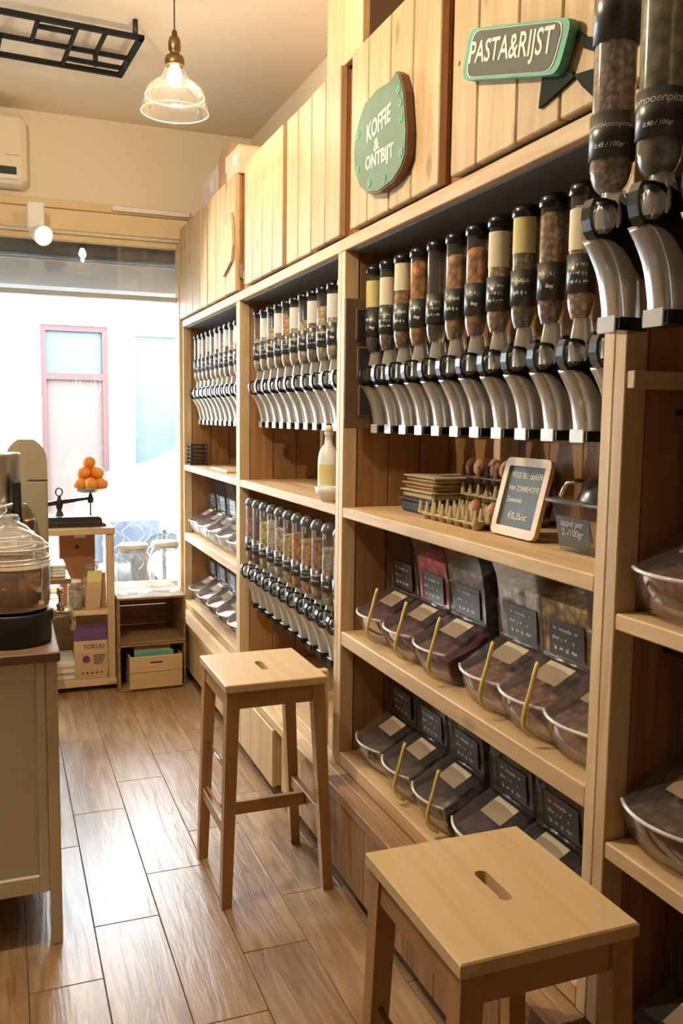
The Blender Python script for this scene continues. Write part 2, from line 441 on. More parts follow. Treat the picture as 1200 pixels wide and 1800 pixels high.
def wpart(n, mb, m): return obj(n, mb, m, w)
wpart('window_frame', MB().box(-2.1, -2.04, YE+.04, YE+.12, .5, 2.62, .004), 'white_paint')
wpart('window_frame', MB().box(1.06, 1.11, YE+.0, YE+.12, .46, 2.62, .004), 'pale_pine_z')
wpart('window_frame', MB().box(-2.04, 1.06, YE+.05, YE+.11, 2.585, 2.62, .004), 'beam_paint')
wpart('mullion', MB().box(-.07, -.005, YE+.05, YE+.11, .5, 2.27, .004), 'white_paint')
wpart('transom', MB().box(-2.04, 1.06, YE+.05, YE+.11, 2.26, 2.29, .004), 'grey_metal')
wpart('glass_pane', MB().box(-2.04, -.07, YE+.078, YE+.084, .5, 2.26), 'window_glass')
wpart('glass_pane', MB().box(-.005, 1.06, YE+.078, YE+.084, .5, 2.26), 'window_glass')
wpart('glass_pane', MB().box(-2.04, 1.06, YE+.078, YE+.084, 2.29, 2.585), 'window_glass')
wpart("window_sill", MB().box(-2.1, .58, YE-.10, YE+.05, .43, .462, .004), "pale_pine_x")
# chalk pen drawing on the pane
dr = MB(); yd = YE+.074
def line2(pts, r=.006): dr.tube([(p[0], yd, p[1]) for p in pts], r, 6, flat=.25)
def wave(x, z0, z1, amp, ph, k=2.2):
    return [(x+amp*math.sin(ph+k*2*PI*t/24)+.02*t/24, z0+(z1-z0)*t/24) for t in range(25)]
for i, (x, z0, z1, a, ph) in enumerate([(.62, .62, .96, .035, 0), (.675, .60, .93, .035, .3), (.725, .58, .90, .033, .5), (.80, .58, .99, .035, .2), (.845, .57, 1.02, .036, .4), (.89, .57, 1.0, .033, .7), (.95, .60, .95, .03, 1.2), (.99, .58, .84, .025, .3), (.60, .70, .98, .02, 2)]): line2(wave(x, z0, z1, a, ph))
line2([(.79, 1.39), (.81, 1.44), (.86, 1.42), (.93, 1.41), (1.0, 1.42), (.985, 1.47), (.95, 1.54), (.88, 1.53)])
line2([(.83, 1.32), (.85, 1.36), (.87, 1.33), (.89, 1.36)])
for i in range(7): line2([(.42+i*.022, 1.55+.02*math.sin(i*2)), (.425+i*.022, 1.75+.03*math.sin(i*1.3))], .003)
for i in range(6): line2([(.53+.01*math.sin(i*2), 1.10+i*.045), (.585, 1.13+i*.045), (.54, 1.145+i*.045)], .003)
line2([(.575, 1.78), (.592, 1.76), (.59, 1.70), (.575, 1.685)], .004)
wpart('chalk_drawing', dr, 'white_gloss')

# ================================================================== the street outside
struct('pavement', MB().box(-14, 16, 5.74, 13.0, -.16, -.03), 'pavement')
bd = thing('building_facade', 'bright white building front across the street with a red framed door', 'building', (1, 13.2, 0))
fw = MB()
for a in [(-14, .56, -.1, 4.4), (1.47, 1.78, -.1, 4.4), (2.56, 16, -.1, 4.4), (.56, 1.47, 2.80, 4.4), (1.78, 2.56, 2.82, 4.4), (1.78, 2.56, -.1, .60)]: fw.box(a[0], a[1], 13.0, 13.4, a[2], a[3])
obj('wall', fw, 'facade_white', bd)
fr = MB().box(.56, .63, 13.02, 13.16, -.05, 2.80).box(1.39, 1.47, 13.02, 13.16, -.05, 2.80).box(.63, 1.39, 13.02, 13.16, 2.72, 2.80).box(.63, 1.39, 13.02, 13.16, 2.05, 2.14)
obj('door_frame', fr, 'facade_red', bd)
obj('door_leaf', MB().box(.63, 1.39, 13.08, 13.14, -.05, 2.05), 'facade_pink', bd)
obj('transom_pane', MB().box(.63, 1.39, 13.10, 13.12, 2.14, 2.72), 'facade_glass', bd)
obj('window_frame', MB().box(1.78, 1.84, 13.02, 13.16, .60, 2.82).box(2.50, 2.56, 13.02, 13.16, .60, 2.82).box(1.84, 2.50, 13.02, 13.16, 2.70, 2.82).box(1.84, 2.50, 13.02, 13.16, .60, .68), 'facade_white', bd)
obj('window_pane', MB().box(1.84, 2.50, 13.10, 13.12, .68, 2.70), 'facade_glass', bd)
aw = single('awning_cassette', MB().box(-2.2, 1.5, 5.74, 5.95, 2.31, 2.50, .02), 'grey_metal', 'grey awning cassette along the top of the window outside', 'awning')
single('shop_soffit', MB().box(-2.4, 1.7, 5.745, 6.1, 2.52, 2.95, .01), 'charcoal', 'dark board above the awning cassette outside the window', 'fascia')
# parked car, nose towards the right
cr = thing('car', 'pale car parked across the street behind the window jars', 'car', (1.2, 8.3, 0))
prof = [(.70, .30), (4.2, .30), (4.25, .85), (3.9, 1.35), (3.2, 1.50), (2.2, 1.50), (1.45, 1.10), (.95, .97), (.74, .84), (.68, .60)]
obj('body', MB().prism(prof, 1, 7.6, 9.2), 'car_paint', cr)
obj('side_window', MB().prism([(1.62, 1.10), (3.6, 1.10), (3.2, 1.42), (2.25, 1.42)], 1, 7.588, 7.61), 'car_blue', cr)
obj('lower_side', MB().prism([(.69, .32), (4.2, .32), (4.2, .70), (.69, .66)], 1, 7.575, 7.61), 'car_blue', cr)
obj('headlamp', MB().prism([(.72, .70), (.95, .74), (.93, .84), (.74, .80)], 1, 7.58, 7.61), 'rim_shine', cr)
for x in (1.32, 3.6):
    wh_ = obj('wheel', MB().lathe([(.0, -.1), (.27, -.1), (.29, -.07), (.29, .07), (.27, .1), (0, .1)], (x, 7.62, .26), 28, 1), 'tyre', cr)
    obj('hub', MB().lathe([(0, -.115), (.17, -.112), (.18, -.09), (.18, 0)], (x, 7.62, .26), 20, 1), 'steel', wh_)

# ================================================================== ceiling fittings
def pendant(x, y, zr, label, power=24):
    t = thing('pendant_lamp', label, 'pendant lamp', (x, y, zr), 'clear glass pendant lamps')
    obj('cord', MB().tube([(x, y, ZC), (x, y, zr+.30)], .0028, 6), 'black_matte', t)
    obj('ceiling_rose', MB().lathe([(0, ZC-.03), (.045, ZC-.028), (.05, ZC), ], (x, y, 0), 20), 'brass', t)
    obj('lamp_holder', MB().lathe([(.004, .31), (.010, .305), (.012, .285), (.020, .28), (.024, .262), (.024, .235), (.019, .23), (.019, .215), (.034, .21), (.038, .195), (.038, .178), (.034, .175)], (x, y, zr), 20), 'brass', t)
    sh = [(.036, .178), (.040, .165), (.047, .145), (.058, .125), (.085, .108), (.108, .088), (.116, .068), (.114, .058), (.122, .040), (.130, .015), (.131, .0)]
    obj('glass_shade', MB().lathe(sh, (x, y, zr), 36), 'lamp_glass', t)
    obj('bulb', MB().lathe([(.0005, .098), (.018, .102), (.029, .118), (.031, .135), (.024, .158), (.016, .178)], (x, y, zr), 20), 'bulb_glow', t)
    for r_, z_ in ((.131, .002), (.114, .062)): obj('glass_rim', MB().tube([(x+r_*math.cos(a), y+r_*math.sin(a), zr+z_) for a in [2*PI*i/40 for i in range(40)]], .0022, 6, closed=True), 'rim_glass', t)
    l = lamp('pendant_light', 'POINT', (x, y, zr+.084), power, WARM, .014)
    return t
pendant(.676, 3.6, 2.735, 'clear glass pendant lamp hanging lit in front of the window', 13)
pendant(-.25, 2.42, 2.80, 'added clear glass pendant lamp above the counter edge, unseen at left of the frame', 80)  # unseen lamp, added to light the shelves and cupboards
# black lattice frame below the ceiling
lf = thing('lattice_frame', 'black metal lattice frame hung flat under the ceiling', 'ceiling frame', (.1, 4.5, 3.2))
Z0, Z1 = 3.195, 3.215
fx0, fx1, fy0, fy1 = -.9, .60, 4.09, 4.56
lf.rotation_euler.z = .07
def bar(n, x0, x1, y0, y1, r=.011): obj(n, MB().box(min(x0, x1)-r, max(x0, x1)+r, min(y0, y1)-r, max(y0, y1)+r, Z0, Z1, .002), 'iron_black', lf)
for a in [(fx0, fx1, fy0, fy0), (fx0, fx1, fy1, fy1), (fx0, fx0, fy0, fy1), (fx1, fx1, fy0, fy1)]: bar('frame_bar', *a, r=.013)
for a in [(fx0, fx1, 4.34, 4.34), (.17, .17, fy0, 4.34), (.33, .33, fy0, fy1), (.45, .45, fy0, 4.34), (.17, .33, 4.17, 4.17), (.04, .04, 4.34, fy1), (.33, fx1, 4.47, 4.47)]: bar('inner_bar', *a, r=.008)
for x, y in ((fx1-.02, fy0+.02), (fx1-.12, fy1-.03), (fx0+.05, fy0+.05), (fx0+.05, fy1-.05)): obj('stand_off', MB().lathe([(.012, Z1), (.012, ZC)], (x, y, 0), 10, cap=True), 'black_matte', lf)
# air conditioner
ac = thing('air_conditioner', 'cream wall mounted air conditioner above the window', 'air conditioner', (-.4, YE-.12, 2.8))
obj('casing', MB().box(-.85, .183, YE-.20, YE, 2.83, 3.205, .03), 'plaster', ac)
obj('air_slot', MB().box(-.80, .128, YE-.206, YE-.19, 2.868, 2.912, .004), 'black_matte', ac, label='black air outlet slot')
obj('trim_line', MB().box(.07, .15, YE-.204, YE-.198, 2.972, 2.977), 'grey_metal', ac)
obj('flap', MB().box(-.80, .135, YE-.215, YE-.20, 2.845, 2.868, .003), 'white_paint', ac)
# spot lamp over the window
sp = thing('spot_lamp', 'white spot lamp lit in front of the window header', 'spot lamp', (.215, 5.3, 2.6))
obj('mount', MB().box(.175, .265, 5.28, 5.36, 2.575, 2.72, .006), 'white_paint', sp)
obj('wall_arm', MB().box(.20, .24, 5.361, YE-.0355, 2.66, 2.70, .003), 'white_paint', sp)
A, B = Vector((.225, 5.31, 2.56)), Vector((.275, 5.20, 2.515))
dirv = (B-A).normalized(); Mq = dirv.to_track_quat('Z', 'Y').to_matrix().to_4x4(); Mq.translation = A
obj('lamp_head', MB().lathe([(.0, -.03), (.03, -.028), (.048, .03), (.056, .085), (.052, .085), (.046, .07)], n=24).xf(Mq), 'white_paint', sp)
obj('lamp_face', MB().lathe([(.0005, .072), (.05, .07)], n=24).xf(Mq), 'spot_glow', sp)
obj('arm', MB().tube([(.22, 5.32, 2.60), A], .008, 8), 'white_paint', sp)
lamp('spot_light', 'SPOT', tuple(A+dirv*.12), 40, (1, .88, .68), .04, target=tuple(A+dirv*2), angle=1.7)

# ================================================================== shelving along the right wall
BAYS = [('nearest the window', 4.182, YE-.003), ('behind the far stool', 2.81, 4.182), ('with the chalkboard', 1.378, 2.81), ('nearest the camera', -.02, 1.378)]
ZH = 2.103
def vplanks(nm, x0, x1, y0, y1, z0, z1, n, axis, mat, par, gap=.0015):
    """n upright planks side by side along axis"""
    for i in range(n):
        if axis == 0:
            a = x0+(x1-x0)*i/n; b = x0+(x1-x0)*(i+1)/n; obj(nm, MB().box(a+gap, b-gap, y0, y1, z0, z1, .002), mat, par)
        else:
            a = y0+(y1-y0)*i/n; b = y0+(y1-y0)*(i+1)/n; obj(nm, MB().box(x0, x1, a+gap, b-gap, z0, z1, .002), mat, par)
T = .034
bays = []
for bi, (wh, y0, y1) in enumerate(BAYS):
    s = thing('shelving_bay', 'pine shelving bay '+wh+', under the wall cupboards', 'shelving', ((XS+XB)/2, (y0+y1)/2, 0), 'pine shelving bays')
    bays.append(s)
    for ya, yb in ((y0, y0+T), (y1-T, y1)):
        obj('upright', MB().box(XS, XS+.05, ya+.0008, yb-.0008, .345, ZH, .002), 'pale_pine_z', s)
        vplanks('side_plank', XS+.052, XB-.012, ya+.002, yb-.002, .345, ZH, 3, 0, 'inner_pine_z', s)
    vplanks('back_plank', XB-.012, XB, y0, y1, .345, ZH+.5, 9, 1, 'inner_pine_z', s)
    yi0, yi1 = y0+T, y1-T
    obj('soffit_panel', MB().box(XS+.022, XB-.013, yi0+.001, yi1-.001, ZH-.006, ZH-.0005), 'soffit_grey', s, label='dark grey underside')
    obj('header_board', MB().box(XS-.002, XB-.012, y0, y1, ZH, ZH+.04, .002), 'pale_pine_y', s)
    if bi < 3:
        shelves = [(1.217, 1.252)]+([(.774, .822), (.345, .393)] if bi != 1 else [])
    else:
        shelves = [(1.158, 1.19), (.703, .737), (.25, .285)]
    for za, zb in shelves:
        obj('shelf_board', MB().box(XS+.001, XS+.20, yi0, yi1, za, zb, .003), 'pine_y', s)
        obj('shelf_board', MB().box(XS+.202, XB-.012, yi0, yi1, za, zb, .003), 'pine_y', s)
    if bi == 3:
        obj('side_batten', MB().box(XS+.003, XB-.02, y1-T-.022, y1-T, 1.612, 1.645, .002), 'pale_pine_x', s)
    # short support post behind the middle of the niche
    if bi in (1, 2):
        ym = {1: 3.88, 2: 2.32}[bi]
        obj('support_post', MB().box(1.40, 1.44, ym-.02, ym+.02, 1.252, 1.6, .002), 'pale_pine_z', s)
# base cabinets: plank fronts under a continuous board
for bi, (wh, y0, y1) in enumerate(BAYS[:3]):
    c = thing('base_cabinet', 'low pine base cabinet under the shelving bay '+wh, 'cabinet', (1.25, (y0+y1)/2, 0), 'pine base cabinets')
    ya = y0-.10 if bi == 2 else (y0-.0 if bi else y0)
    if bi == 2: ya, yb = 1.38, 2.70
    elif bi == 1: ya, yb = 2.70, 4.16
    else: ya, yb = 4.16, YE-.01
    for k in range(2):
        obj('top_plank', MB().box(1.0+k*.051, 1.0+k*.051+.05, ya+.001, yb-.001, .305, .342, .003), 'crate_y' if bi == 2 else 'pine_y', c)
    obj('top_plank', MB().box(1.102, 1.49, ya+.001, yb-.001, .305, .342, .003), 'pine_y', c)
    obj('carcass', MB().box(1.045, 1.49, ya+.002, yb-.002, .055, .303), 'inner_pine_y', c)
    for y in (ya+.08, yb-.08):
        for x in (1.09, 1.42):
            obj('castor', MB().lathe([(.0, -.012), (.026, -.011), (.028, 0), (.026, .011), (0, .012)], (x, y, .028), 14, 1), 'black_plastic', c)
    if bi == 1:
        d = obj('door', MB().box(1.018, 1.042, 3.30, ya+1.44, .065, .295, .002), 'pine_z', c)
        vplanks('plank', .995, 1.017, 3.30, 4.14, .06, .298, 5, 1, 'pale_pine_z', d)
        vplanks('front_plank', 1.02, 1.042, 2.72, 3.26, .06, .298, 4, 1, 'pine_z', c)
    else:
        n = 8 if bi == 2 else 6
        d = obj('door', MB().box(1.030, 1.042, ya+.05, yb-.012, .065, .295, .002), 'pine_z', c)
        vplanks('plank', 1.008, 1.029, ya+.045, yb-.012, .06, .298, n, 1, 'crate_z' if bi == 2 else 'pine_z', d)
bx = single('wood_block', MB().box(1.03, 1.075, 2.87, 2.905, .38, .66, .004), 'pale_pine_z', 'upright pine batten end standing below the lower dispensers at the post', 'wood block')

# wall cupboards
CZ0, CZ1 = 2.148, 2.69
def cupboard(label, y0, y1, doors, panels=(), hinges=(), z1=CZ1):
    c = thing('wall_cupboard', label, 'cupboard', (1.3, (y0+y1)/2, CZ0), 'plank wall cupboards above the shelving')
    obj('carcass', MB().box(1.098, XB, y0+.001, y1-.001, CZ0, z1-.01), 'terracotta', c)
    for ys in doors:
        d = obj('door', MB().box(1.088, 1.096, ys[0]+.004, ys[-1]-.004, CZ0+.004, z1-.004), 'inner_pine_z', c)
        for a, b in zip(ys[:-1], ys[1:]): obj('plank', MB().box(1.062, 1.0875, a+.0028, b-.0028, CZ0+.003, z1, .003), 'cab_pine_z', d)
    for a, b in panels: obj('fixed_plank', MB().box(1.066, 1.096, a+.0025, b-.0025, CZ0, z1, .003), 'cab_pine_z', c)
    for y, z in hinges: 
        obj('hinge', MB().box(1.088, 1.0975, y-.008, y+.008, z-.035, z+.035, .002).box(1.078, 1.09, y-.003, y+.003, z-.03, z+.03, .001), 'steel', c)
    return c
cupboard('pine plank wall cupboard nearest the window, with small plaque on it', 4.15, YE-.004, [[4.165, 4.36, 4.56, 4.755], [4.775, 4.96, 5.15, 5.34, 5.54]], hinges=[(4.158, 2.24)])
cupboard('pine plank wall cupboard above the far stool, no signs', 2.765, 4.15, [[3.418, 3.56, 3.71, 3.86, 3.995], [2.79, 2.93, 3.075]], [(3.09, 3.235), (3.237, 3.38)], hinges=[(3.40, 2.24), (4.07, 2.20)])
cupboard('pine plank wall cupboard carrying both painted signs', 1.372, 2.762, [[2.085, 2.247, 2.395, 2.556, 2.695], [1.375, 1.56, 1.722, 1.895, 2.022]], hinges=[(2.728, 2.22), (2.728, 2.60)])
cupboard('pine plank wall cupboard behind the large front dispensers', -.02, 1.37, [[.0, .2, .4, .6, .68], [.70, .88, 1.06, 1.22, 1.36]])
# pine casing standing on the cupboards, cartons beside it
cs = thing('pine_casing', 'tall pine plank box reaching the ceiling on top of the cupboards', 'casing', (1.25, 2.8, CZ1))
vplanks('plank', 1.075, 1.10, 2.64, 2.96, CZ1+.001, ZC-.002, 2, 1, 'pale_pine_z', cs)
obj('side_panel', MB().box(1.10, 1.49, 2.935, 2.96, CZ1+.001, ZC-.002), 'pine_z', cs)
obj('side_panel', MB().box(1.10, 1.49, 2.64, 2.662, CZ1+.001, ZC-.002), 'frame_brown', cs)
def carton(label, x0, x1, y0, y1, z0, z1, mat, tag=None):
    t = thing('carton', label, 'box', ((x0+x1)/2, (y0+y1)/2, z0))
    obj('body', MB().box(x0, x1, y0, y1, z0, z1-.004, .003), mat, t)
    obj('flap', MB().box(x0+.002, x1-.002, y0+.002, (y0+y1)/2-.003, z1-.004, z1, .001), mat, t)
    obj('flap', MB().box(x0+.002, x1-.002, (y0+y1)/2+.003, y1-.002, z1-.004, z1, .001), mat, t)
    obj('shipping_label', MB().box(x0-.001, x0, (y0*.7+y1*.3)-.03, (y0*.7+y1*.3)+.03, z0+(z1-z0)*.4, z0+(z1-z0)*.75), tag or 'white_paper', t)
    return t
carton('brown cardboard carton on top of the cupboards, tallest of three', 1.10, 1.42, 4.40, 4.66, CZ1, 2.90, 'cardboard')
carton('pale pink carton on top of the cupboards nearest the window', 1.10, 1.40, 4.70, 5.10, CZ1, 2.86, 'pink_carton')
carton('pale tan carton with a white sticker, in front on the cupboards', 1.075, 1.10+.2, 4.16, 4.385, CZ1, 2.82, 'pale_carton')

# ------------------------------------------------------------------ painted signs
def on_front(x):   # (along, up) in metres: along grows towards the camera
    return lambda a, b, c: (x-c, -a, b)
sg = thing('painted_sign', 'green leaf shaped wooden sign lettered KOFFIE & ONTBIJT', 'sign', (1.05, 2.44, 2.33))
leaf = [(2.587, 2.413), (2.555, 2.45), (2.518, 2.480), (2.433, 2.490), (2.37, 2.485), (2.335, 2.482), (2.295, 2.495), (2.272, 2.480), (2.239, 2.424), (2.219, 2.316), (2.223, 2.255), (2.25, 2.228), (2.302, 2.206), (2.401, 2.198), (2.486, 2.214), (2.55, 2.25), (2.59, 2.30), (2.60, 2.36)]
obj('board', MB().prism(leaf, 0, 1.036, 1.058), 'tan_leather', sg, label='brown wooden edge')
def inset(poly, k):
    cx = sum(p[0] for p in poly)/len(poly); cz = sum(p[1] for p in poly)/len(poly)
    return [(cx+(p[0]-cx)*k, cz+(p[1]-cz)*k) for p in poly]
obj('painted_face', MB().prism(inset(leaf, .97), 0, 1.033, 1.0362), 'sign_mint', sg)
def fit_text(mb, st, wd, ht, fn, shear=0.0, bold=0.0):
    vs, fs = text_geo(st, 1.0, shear, bold)
    xa, xb = min(v[0] for v in vs), max(v[0] for v in vs); ya, yb = min(v[1] for v in vs), max(v[1] for v in vs)
    mb.add([fn(((v[0]-xa)/(xb-xa)-.5)*wd, (v[1]-ya)/(yb-ya)*ht, v[2]) for v in vs], fs)
for s_, y, z, wd, ht, sl in (('KOFFIE', 2.407, 2.365, .170, .052, .08), ('&', 2.42, 2.320, .04, .034, .05), ('ONTBIJT', 2.40, 2.264, .20, .052, -.05)):
    tx = MB(); fit_text(tx, s_, wd, ht, lambda a, b, c, y=y, z=z, sl=sl: (1.0325-c*.05, y-a, z+b+a*sl), bold=.025)
    obj('lettering', tx, 'sign_letter', sg)
for y, z in ((2.275, 2.44), (2.262, 2.40), (2.255, 2.36), (2.56, 2.30), (2.56, 2.40), (2.25, 2.27), (2.36, 2.225), (2.47, 2.24)):
    fl = MB()
    for k in range(5): fl.ball((1.0325, y+.008*math.cos(k*1.257), z+.008*math.sin(k*1.257)), .0065, 6, 4, sx=.2)
    obj('painted_flower', fl, 'sign_green', sg)
sg = thing('painted_sign', 'green and slate sign lettered PASTA & RIJST', 'sign', (1.05, 1.74, 2.35))
def rr(pts, r, n=5):
    out = []
    L = len(pts)
    for i, p in enumerate(pts):
        p = Vector(p); a = (Vector(pts[i-1])-p).normalized(); b = (Vector(pts[(i+1) % L])-p).normalized()
        A_, B_ = p+a*r, p+b*r
        for k in range(n+1):
            t = k/n; q = A_*(1-t)**2+p*2*t*(1-t)+B_*t*t; out.append((q.x, q.y))
    return out
def quadsign(x, pts): return [(y, z) for y, z in pts]
PQ = [(1.925, 2.345), (1.532, 2.225), (1.488, 2.315), (1.888, 2.447)]
q0 = rr(PQ, .03); obj('board', MB().prism(q0, 0, 1.035, 1.055), 'sign_green', sg)
q1 = rr(inset(PQ, .90), .03); obj('border_line', MB().prism(q1, 0, 1.0335, 1.0352), 'sign_letter', sg)
q2 = rr(inset(PQ, .875), .03); obj('painted_face', MB().prism(q2, 0, 1.0325, 1.0337), 'sign_slate', sg)
tx = MB(); fit_text(tx, 'PASTA&RIJST', .345, .066, lambda a, b, c: (1.032-c*.05, 1.712-a, 2.302+b*(1+.4*a)-a*.30), shear=.25, bold=.012)
obj('lettering', tx, 'sign_letter', sg)
for k, (y, z) in enumerate(((1.93, 2.385), (1.53, 2.30))): obj('screw', MB().lathe([(0, 0), (.006, .001)], (1.031, y, z), 8, 0), 'black_matte', sg)
rb = thing('arrow_ornament', 'dark green wooden arrow shape with two pointed tails behind the sign', 'ornament', (1.055, 1.5, 2.28))
obj('shaft', MB().prism([(1.524, 2.318), (1.52, 2.300), (1.474, 2.255), (1.42, 2.225), (1.42, 2.255), (1.471, 2.275)], 0, 1.054, 1.0605), 'tail_green', rb)
obj('tail', MB().prism([(1.613, 2.262), (1.514, 2.228), (1.506, 2.214), (1.542, 2.206), (1.60, 2.195), (1.624, 2.192)], 0, 1.054, 1.0605), 'tail_green', rb)
obj('tail', MB().prism([(1.5055, 2.218), (1.42, 2.204), (1.42, 2.135), (1.443, 2.158), (1.476, 2.186)], 0, 1.054, 1.0605), 'tail_green', rb)
single('wall_plaque', MB().prism([(4.40, 2.42), (4.22, 2.52), (4.18, 2.47), (4.17, 2.36), (4.20, 2.29), (4.36, 2.24), (4.44, 2.30)], 0, 1.048, 1.06), 'cab_pine_z', 'pale leaf shaped wooden plaque seen edge on, on the farthest cupboard', 'sign')
# pocket board hanging at the post
pk = thing('pocket_board', 'brown hanging board with dark square pockets on the post', 'board', (1.15, 2.74, 1.6))
obj('panel', MB().box(1.07, 1.23, 2.742, 2.758, 1.52, 1.945, .003), 'frame_brown', pk)
for k in range(3):
    z = 1.81-k*.125
    obj('pocket_rim', MB().box(1.105+k*.006, 1.205+k*.006, 2.735, 2.7425, z, z+.103, .002), 'tan_leather', pk)
    obj('pocket', MB().box(1.110+k*.006, 1.20+k*.006, 2.732, 2.736, z+.005, z+.098, .001), 'black_matte', pk)
# ================================================================== gravity dispensers
def arc_pts(cx, cz, rx, rz, a0, a1, n): return [(cx+rx*math.cos(a0+(a1-a0)*i/n), cz+rz*math.sin(a0+(a1-a0)*i/n)) for i in range(n+1)]
_dm = {}
def dmesh(key, fn):
    if key not in _dm: _dm[key] = fn()
    return _dm[key]
def dispenser_meshes(R, ztop, band, dome=False):
    """meshes of one gravity bin; local origin at the outlet, tube axis on z, front towards -x"""
    def M(mb, n, mat): me = mb.mesh(n); me.materials.append(MATS[mat]); return me
    b0, b1 = band; d = {}
    zt = ztop-.028
    d['tube'] = M(MB().lathe([(.020, b0-.052), (R*.78, b0-.044), (R*.95, b0-.030), (R*1.02, b0-.014), (R, b0-.003), (R, zt)], n=22), 'tube', 'tube_clear')
    d['neck'] = M(MB().lathe([(.020, b0-.050), (.021, b0-.058), (.029, .205), (.030, .17)], n=14).xf(Matrix.Translation((.008, 0, 0))), 'neck', 'neck_clear')
    d['label_band'] = M(MB().lathe([(R+.0012, b0), (R+.0030, b0), (R+.0030, b1), (R+.0012, b1)], n=22), 'label_band', 'band_black')
    if dome: lp = [(R+.002, zt-.012), (R+.004, zt-.01), (R+.004, zt+.004), (R*.97, zt+.014), (R*.75, zt+.024), (.0005, zt+.029)]
    else: lp = [(R+.002, zt-.008), (R+.004, zt-.006), (R+.004, zt+.012), (R+.001, zt+.016), (R*.9, zt+.022), (.0005, zt+.024)]
    d['lid'] = M(MB().lathe(lp, n=22), 'lid', 'lid_grey' if dome else 'black_plastic')
    lv = [(.004, .006, .062, .029), (.022, .0055, .062, .029), (.040, .004, .062, .029), (.055, .001, .062, .029), (.070, -.002, .062, .029), (.085, -.006, .062, .029), (.100, -.0115, .061, .029), (.112, -.017, .055, .029), (.125, -.024, .044, .029), (.136, -.030, .030, .029), (.145, -.036, .012, .028), (.152, -.041, -.012, .025)]
    cv = []; NR = 16
    for z, xa, xb, hy in lv:
        for k in range(NR):
            an = 2*PI*k/NR; cx_, sx_ = math.cos(an), math.sin(an); e = .58
            cv.append(((xa+xb)/2+(xb-xa)/2*math.copysign(abs(cx_)**e, cx_), hy*math.copysign(abs(sx_)**e, sx_), z))
    cf = [(i*NR+k, i*NR+(k+1) % NR, (i+1)*NR+(k+1) % NR, (i+1)*NR+k) for i in range(len(lv)-1) for k in range(NR)]+[tuple(len(cv)-NR+k for k in range(NR))]
    d['chute'] = M(MB().add(cv, cf, True), 'chute', 'chute_clear')
    d['front_lip'] = M(MB().box(.0025, .0065, -.024, .024, -.003, .026, .001), 'front_lip', 'black_plastic' if dome else 'lip_reflection')  # pale version paints the bright reflection on the collar front
    d['outlet_collar'] = M(MB().box(.0068, .066, -.033, .033, 0, .023, .002), 'outlet_collar', 'black_plastic')
    ro = [(-.058, .200), (-.052, .214), (-.030, .217), (-.008, .214), (.002, .204), (.004, .184), (-.004, .164), (-.022, .152), (-.044, .150), (-.054, .162), (-.059, .180)]
    cx, cz = -.028, .185
    ri = [(cx+(p[0]-cx)*.78, cz+(p[1]-cz)*.80) for p in ro]
    rg = MB(); n = len(ro)
    vs = [(p[0], s, p[1]) for s in (-.026, -.002) for p in ro]+[(p[0], s, p[1]) for s in (-.026, -.002) for p in ri]
    fs = []
    for i in range(n):
        j = (i+1) % n
        fs += [(i, j, n+j, n+i), (2*n+i, 3*n+i, 3*n+j, 2*n+j), (i, 2*n+i, 2*n+j, j), (n+i, n+j, 3*n+j, 3*n+i)]
    rg.add(vs, fs)
    d['handle'] = M(rg, 'handle', 'black_plastic')
    hood = [(.0005, .211), (.020, .202), (.042, .172), (.058, .130), (.064, .088), (.050, .090), (.036, .104), (.025, .119), (.010, .136), (-.010, .1475), (-.030, .1505), (-.008, .160), (.0035, .180), (.003, .202)]
    d['hood'] = M(MB().prism(hood, 1, -.0305, .0305), 'hood', 'black_plastic')
    d['valve'] = M(MB().lathe([(.0005, -.012), (.016, -.014), (.021, -.004), (.021, .004), (.016, .014), (.0005, .012)], (-.022, 0, .184), 8, 1, smooth=False), 'valve', 'tube_clear')
    d['bracket'] = M(MB().box(.028, .075, -.016, .016, .17, .235, .003), 'bracket', 'black_matte')
    for k in range(3):
        d['chalk_writing%d' % k] = M(scribble(R*1.7, (b1-b0)*.66, 2+k % 2, 11+k, cyl_fn(R+.0035, (b0+b1)/2, PI+.75), .0011), 'chalk_writing', 'chalk')
    d['paper_label'] = M(MB().lathe([(R+.0007, 0), (R+.0007, .085)], n=8, arc=(PI*.78, PI*1.62)), 'paper_label', 'paper')
    return d
plain('lid_grey', (0.10, 0.10, 0.105), 0.3)
plain('lip_reflection', (0.62, 0.62, 0.60), 0.25)  # light grey standing in for the reflection on the collar fronts
def content_mesh(R, b0, zc, key):
    def f():
        me = MB().lathe([(.0005, b0-.050), (.016, b0-.050), (R*.76, b0-.039), (R*.91, b0-.021), (R*.96, b0-.004), (R*.96, zc-.006), (R*.6, zc+.003), (.0005, zc)], n=18).mesh('content')
        return me
    return dmesh(key, f)
